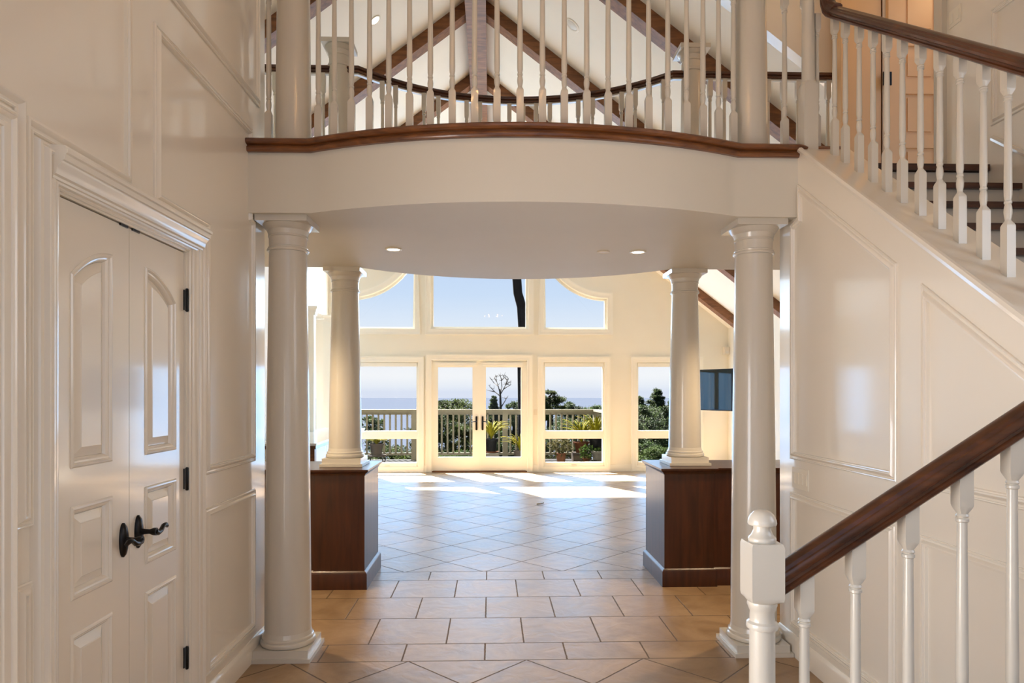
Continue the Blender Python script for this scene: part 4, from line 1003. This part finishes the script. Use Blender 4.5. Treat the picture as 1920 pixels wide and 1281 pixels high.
# (px, top py, Y, width px, crown height px, material, label, seed, n, leaf, cone)
T = [
 (845, 754, 24, 120, 60, 'leafmid', 'broad green cypress crown showing behind the left glazed door', 31, 4200, .075, False),
 (806, 772, 21, 90, 100, 'leafdark', 'dark leafy tree low behind the rail left of the glazed doors', 32, 3200, .085, False),
 (868, 800, 20.5, 80, 80, 'leafmid', 'green tree low behind the rail at the centre of the left glazed door', 33, 3200, .08, False),
 (700, 782, 23, 60, 70, 'leafdark', 'sparse dark tree behind the rail in the second window', 34, 700, .10, False),
 (592, 774, 22, 40, 90, 'leafdark', 'sparse dark tree behind the rail in the leftmost window', 39, 900, .10, False),
 (926, 744, 23, 85, 110, 'leafdark', 'dark bushy tree at the left of the right glazed door', 35, 3800, .08, True),
 (965, 752, 22.5, 70, 110, 'leafdark', 'dark tree just left of the tall trunk in the right glazed door', 36, 3800, .08, False),
 (920, 810, 20, 90, 70, 'leafdark', 'dark shrub tree low behind the pots in the right glazed door', 42, 3000, .08, False),
 (1030, 734, 26, 56, 52, 'leafmid', 'round topped tree rising at the left of the third window', 37, 2600, .085, False),
 (1075, 756, 27, 70, 60, 'leafdark', 'dark tree with a dead top in the middle of the third window', 38, 2800, .09, False),
 (1120, 764, 26, 60, 40, 'shrub', 'low green tree top at the right of the third window', 45, 2200, .08, False),
 (1060, 792, 21, 150, 90, 'leafdark', 'dark tree behind the rail in the third window', 40, 4200, .085, False),
 (1232, 731, 27, 120, 130, 'leafdark', 'tall pointed pine in the rightmost window', 41, 7500, .085, True),
 (1200, 745, 25, 95, 120, 'leafdark', 'pointed pine at the left side of the rightmost window', 43, 6200, .085, True),
 (1262, 747, 25, 110, 120, 'leafdark', 'dark pine at the right side of the rightmost window', 44, 6200, .085, True),
 (1222, 766, 22, 130, 80, 'leafdark', 'dark pine lower in front in the rightmost window', 46, 4200, .085, False),
 (1205, 833, 18.5, 90, 60, 'shrub', 'rounded bright green shrub low at the left of the rightmost window', 47, 4200, .05, False),
 (1250, 842, 18.2, 80, 60, 'shrub', 'rounded bright green shrub low at the right of the rightmost window', 48, 3800, .05, False),
 (855, 850, 19, 120, 50, 'shrub', 'bright green shrub under the rail behind the left glazed door', 49, 3200, .055, False),
 (735, 842, 20, 130, 60, 'leafmid', 'olive green shrub under the rail in the second window', 50, 3200, .07, False),
]
for a in T:
    blob_tree('pine_tree' if a[10] else ('shrub' if a[5] == 'shrub' else 'leafy_tree'), *a[:7], a[7], n=a[8], leaf=a[9], cone=a[10])
# tall dark trunk in front of the sky
Y = 21.0
pts = []
for px, py, w_ in ((979, 1000, 9), (978, 770, 7), (977, 690, 7), (981, 617, 9.5), (978, 575, 9), (971, 550, 8.5), (969, 523, 8.5), (964, 440, 8), (960, 300, 7)):
    x, z = onY(px, py, Y); pts.append(((x, Y, z), w_ * Y / FPX))
o = empty('tall_pine_trunk', (pts[0][0][0], Y, ground(Y) - 1.2), label='tall bare black tree trunk crossing the upper centre window', cat='tree')
MB().tube([(p[0], p[1], p[2]) for p, r in pts], [r for p, r in pts], 12).build('trunk', 'bark', o, loc=tuple(-Vector(o.location)))
# dead tree with bare branches
Y = 23.5
def q(px, py, dy=0): x, z = onY(px, py, Y + dy); return (x, Y + dy, z)
o = empty('dead_tree', (q(940, 900)[0], Y, ground(Y) - .5), label='bare branched dead tree above the rail in the right glazed door', cat='tree'); mb = MB(); u = Y / FPX
mb.tube([q(941, 930), q(939, 770), q(938, 742), q(937, 730)], [3.5 * u, 2.4 * u, 1.8 * u, 1.4 * u], 8)
for br in ([(937, 735), (934, 724), (931, 715), (930, 706)], [(938, 740), (944, 730), (948, 722), (950, 712)], [(937, 742), (928, 735), (921, 728), (916, 722)], [(938, 738), (941, 725), (940, 714), (938, 704)], [(948, 722), (954, 718), (959, 716)], [(934, 724), (926, 718), (922, 712)], [(944, 730), (950, 726), (956, 723)],
           [(931, 715), (927, 709), (929, 704)], [(940, 714), (944, 709), (945, 704)], [(950, 712), (946, 708), (949, 703)], [(928, 735), (919, 733), (912, 731)], [(939, 765), (948, 750), (953, 742)], [(930, 706), (933, 704)], [(948, 722), (953, 711), (951, 706)]):
    mb.tube([q(a, b_, random.uniform(-.3, .3)) for a, b_ in br], [1.1 * u * (1 - .75 * i / (len(br) - 1)) for i in range(len(br))], 6)
rnd = random.Random(12)
for _ in range(46):
    bx_, by_ = rnd.choice([(931, 715), (930, 708), (948, 722), (950, 713), (940, 714), (938, 706), (954, 718), (922, 713), (918, 724), (956, 723), (945, 706), (934, 722), (951, 708), (926, 730), (948, 748)])
    ang = rnd.uniform(-1.3, 1.3); L_ = rnd.uniform(4, 10)
    p0 = (bx_, by_); p1 = (bx_ + L_ * .5 * sin(ang) + rnd.uniform(-1, 1), by_ - L_ * .5 * cos(ang)); p2 = (bx_ + L_ * sin(ang), by_ - L_ * cos(ang) * .9)
    mb.tube([q(*p0), q(*p1, rnd.uniform(-.1, .1)), q(*p2, rnd.uniform(-.2, .2))], [.45 * u, .32 * u, .12 * u], 5)
mb.build('trunk', 'greybark', o, loc=tuple(-Vector(o.location)))

# ------------------------------------------------------------------ light
w = bpy.data.worlds.new('sky'); SC.world = w; w.use_nodes = True; nt = w.node_tree; nt.nodes.clear()
out = N(nt, 'ShaderNodeOutputWorld'); bg = N(nt, 'ShaderNodeBackground'); tc = N(nt, 'ShaderNodeTexCoord'); sp_ = N(nt, 'ShaderNodeSeparateXYZ'); cr = N(nt, 'ShaderNodeValToRGB')
nt.links.new(tc.outputs['Generated'], sp_.inputs[0]); nt.links.new(sp_.outputs['Z'], cr.inputs['Fac']); nt.links.new(cr.outputs['Color'], bg.inputs['Color']); nt.links.new(bg.outputs[0], out.inputs['Surface'])
E_ = cr.color_ramp.elements
E_[0].position = 0.0; E_[0].color = (0.73, 0.79, 0.94, 1); E_[1].position = 1.0; E_[1].color = (0.25, 0.43, 0.88, 1)
for p_, c_ in ((.008, (.83, .875, .965)), (.022, (.93, .945, .985)), (.06, (.88, .91, .98)), (.09, (.78, .86, .98)), (.14, (.62, .76, .97)), (.22, (.52, .68, .96)), (.45, (.36, .55, .92))):
    e = E_.new(p_); e.color = (*c_, 1)
bg.inputs['Strength'].default_value = 1.0
def lamp(name, typ, loc, energy, color, size=None, rot=None, sy=None, **kw):
    d = bpy.data.lights.new(name, typ); d.energy = energy; d.color = color
    if typ == 'AREA':
        d.size = size
        if sy: d.shape = 'RECTANGLE'; d.size_y = sy
    elif typ in ('POINT', 'SPOT') and size is not None: d.shadow_soft_size = size
    for k_, v_ in kw.items(): setattr(d, k_, v_)
    o = bpy.data.objects.new(name, d); COL.objects.link(o); o.location = loc
    if rot: o.rotation_euler = rot
    return o
sun = lamp('sun', 'SUN', (0, 20, 20), 74.0, (1.0, 0.96, 0.90)); sun.data.angle = radians(.53)
dv = Vector((.94, -1.65, -2.2)); sun.rotation_euler = dv.to_track_quat('-Z', 'Y').to_euler()
# sky light entering at each far window
for i, (a, b_, c, d) in enumerate([(l[0], l[1], l[2] + .05, l[3] - .1) for l in low] + [(door_h[0] + .1, door_h[1] - .1, .3, 2.1), CW, (1.08, 2.36, 2.9, 3.9), (-2.81, -1.53, 2.9, 3.9)]):
    hi = c > 2
    lamp('window_daylight', 'AREA', ((a + b_) / 2, FY - .03, (c + d) / 2), (20 if hi else 15) * (b_ - a) * (d - c), (.58, .79, 1.0) if hi else (.30, .60, 1.0), b_ - a, (radians(-90), 0, 0), d - c)
# daylight from the entry door and window behind the viewer
lamp('entry_daylight', 'AREA', (.4, -1.55, 1.2), 9, (.55, .75, 1.0), 2.5, (radians(50), 0, 0), 2.2)
lamp('side_fill', 'AREA', (LX + .05, 1.0, 1.15), 66, (.93, .95, 1.0), 1.5, (radians(90), 0, radians(-90)), 1.7)  # added fill lamp out of view, brightens the stair wall
lamp('stair_fill', 'AREA', (HX - .03, 1.05, 2.35), 20, (.95, .96, 1.0), 1.6, (radians(56), 0, radians(90)), 1.6)  # added fill lamp out of view, tilted down to brighten the closet wall
lamp('entry_window_daylight', 'AREA', (.4, -1.55, 4.1), 1, (.88, .93, 1.0), 2.5, (radians(90), 0, 0), 2.0)
for k in range(6):
    lamp('chandelier_bulb', 'POINT', (.1 + .32 * cos(k * pi / 3), 1.9 + .32 * sin(k * pi / 3), 4.5), 3.2, (1.0, .50, .16), .03)
for px in (738, 1196):
    x, y = onZ(px, 470, SOF); lamp('downlight_beam', 'SPOT', (x, y, SOF - .03), 8, (1, .86, .66), .04, (0, 0, 0), spot_size=radians(110), spot_blend=.7)
for x in (-2.0, 2.45): lamp('hall_fill_spot', 'SPOT', (x, 5.0, SOF - .03), 140, (1, .74, .46), .05, (0, 0, 0), spot_size=radians(130), spot_blend=.6)  # warm spots added without fittings to brighten the side floors
lamp('hall_light', 'POINT', (2.4, 5.1, 5.3), 4.0, (1.0, .58, .25), .12)
lamp('bedroom_light', 'POINT', (HX + .75, 5.0, 5.2), 6, (1.0, .70, .40), .12)
lamp('kitchen_fill', 'AREA', (-5.5, 11.5, 2.9), 60, (1, .95, .86), 2.0)  # fill lamp facing down below the closed kitchen ceiling

vs = SC.view_settings; vs.view_transform = 'Standard'; vs.look = 'None'; vs.exposure = 0.0; vs.gamma = 1.0; vs.use_curve_mapping = False
SC.cycles.max_bounces = 10; SC.cycles.diffuse_bounces = 6; SC.cycles.glossy_bounces = 4; SC.cycles.transparent_max_bounces = 24
SC.cycles.sample_clamp_indirect = 6.0; SC.cycles.caustics_reflective = False; SC.cycles.caustics_refractive = False
SC.cycles.use_denoising = True
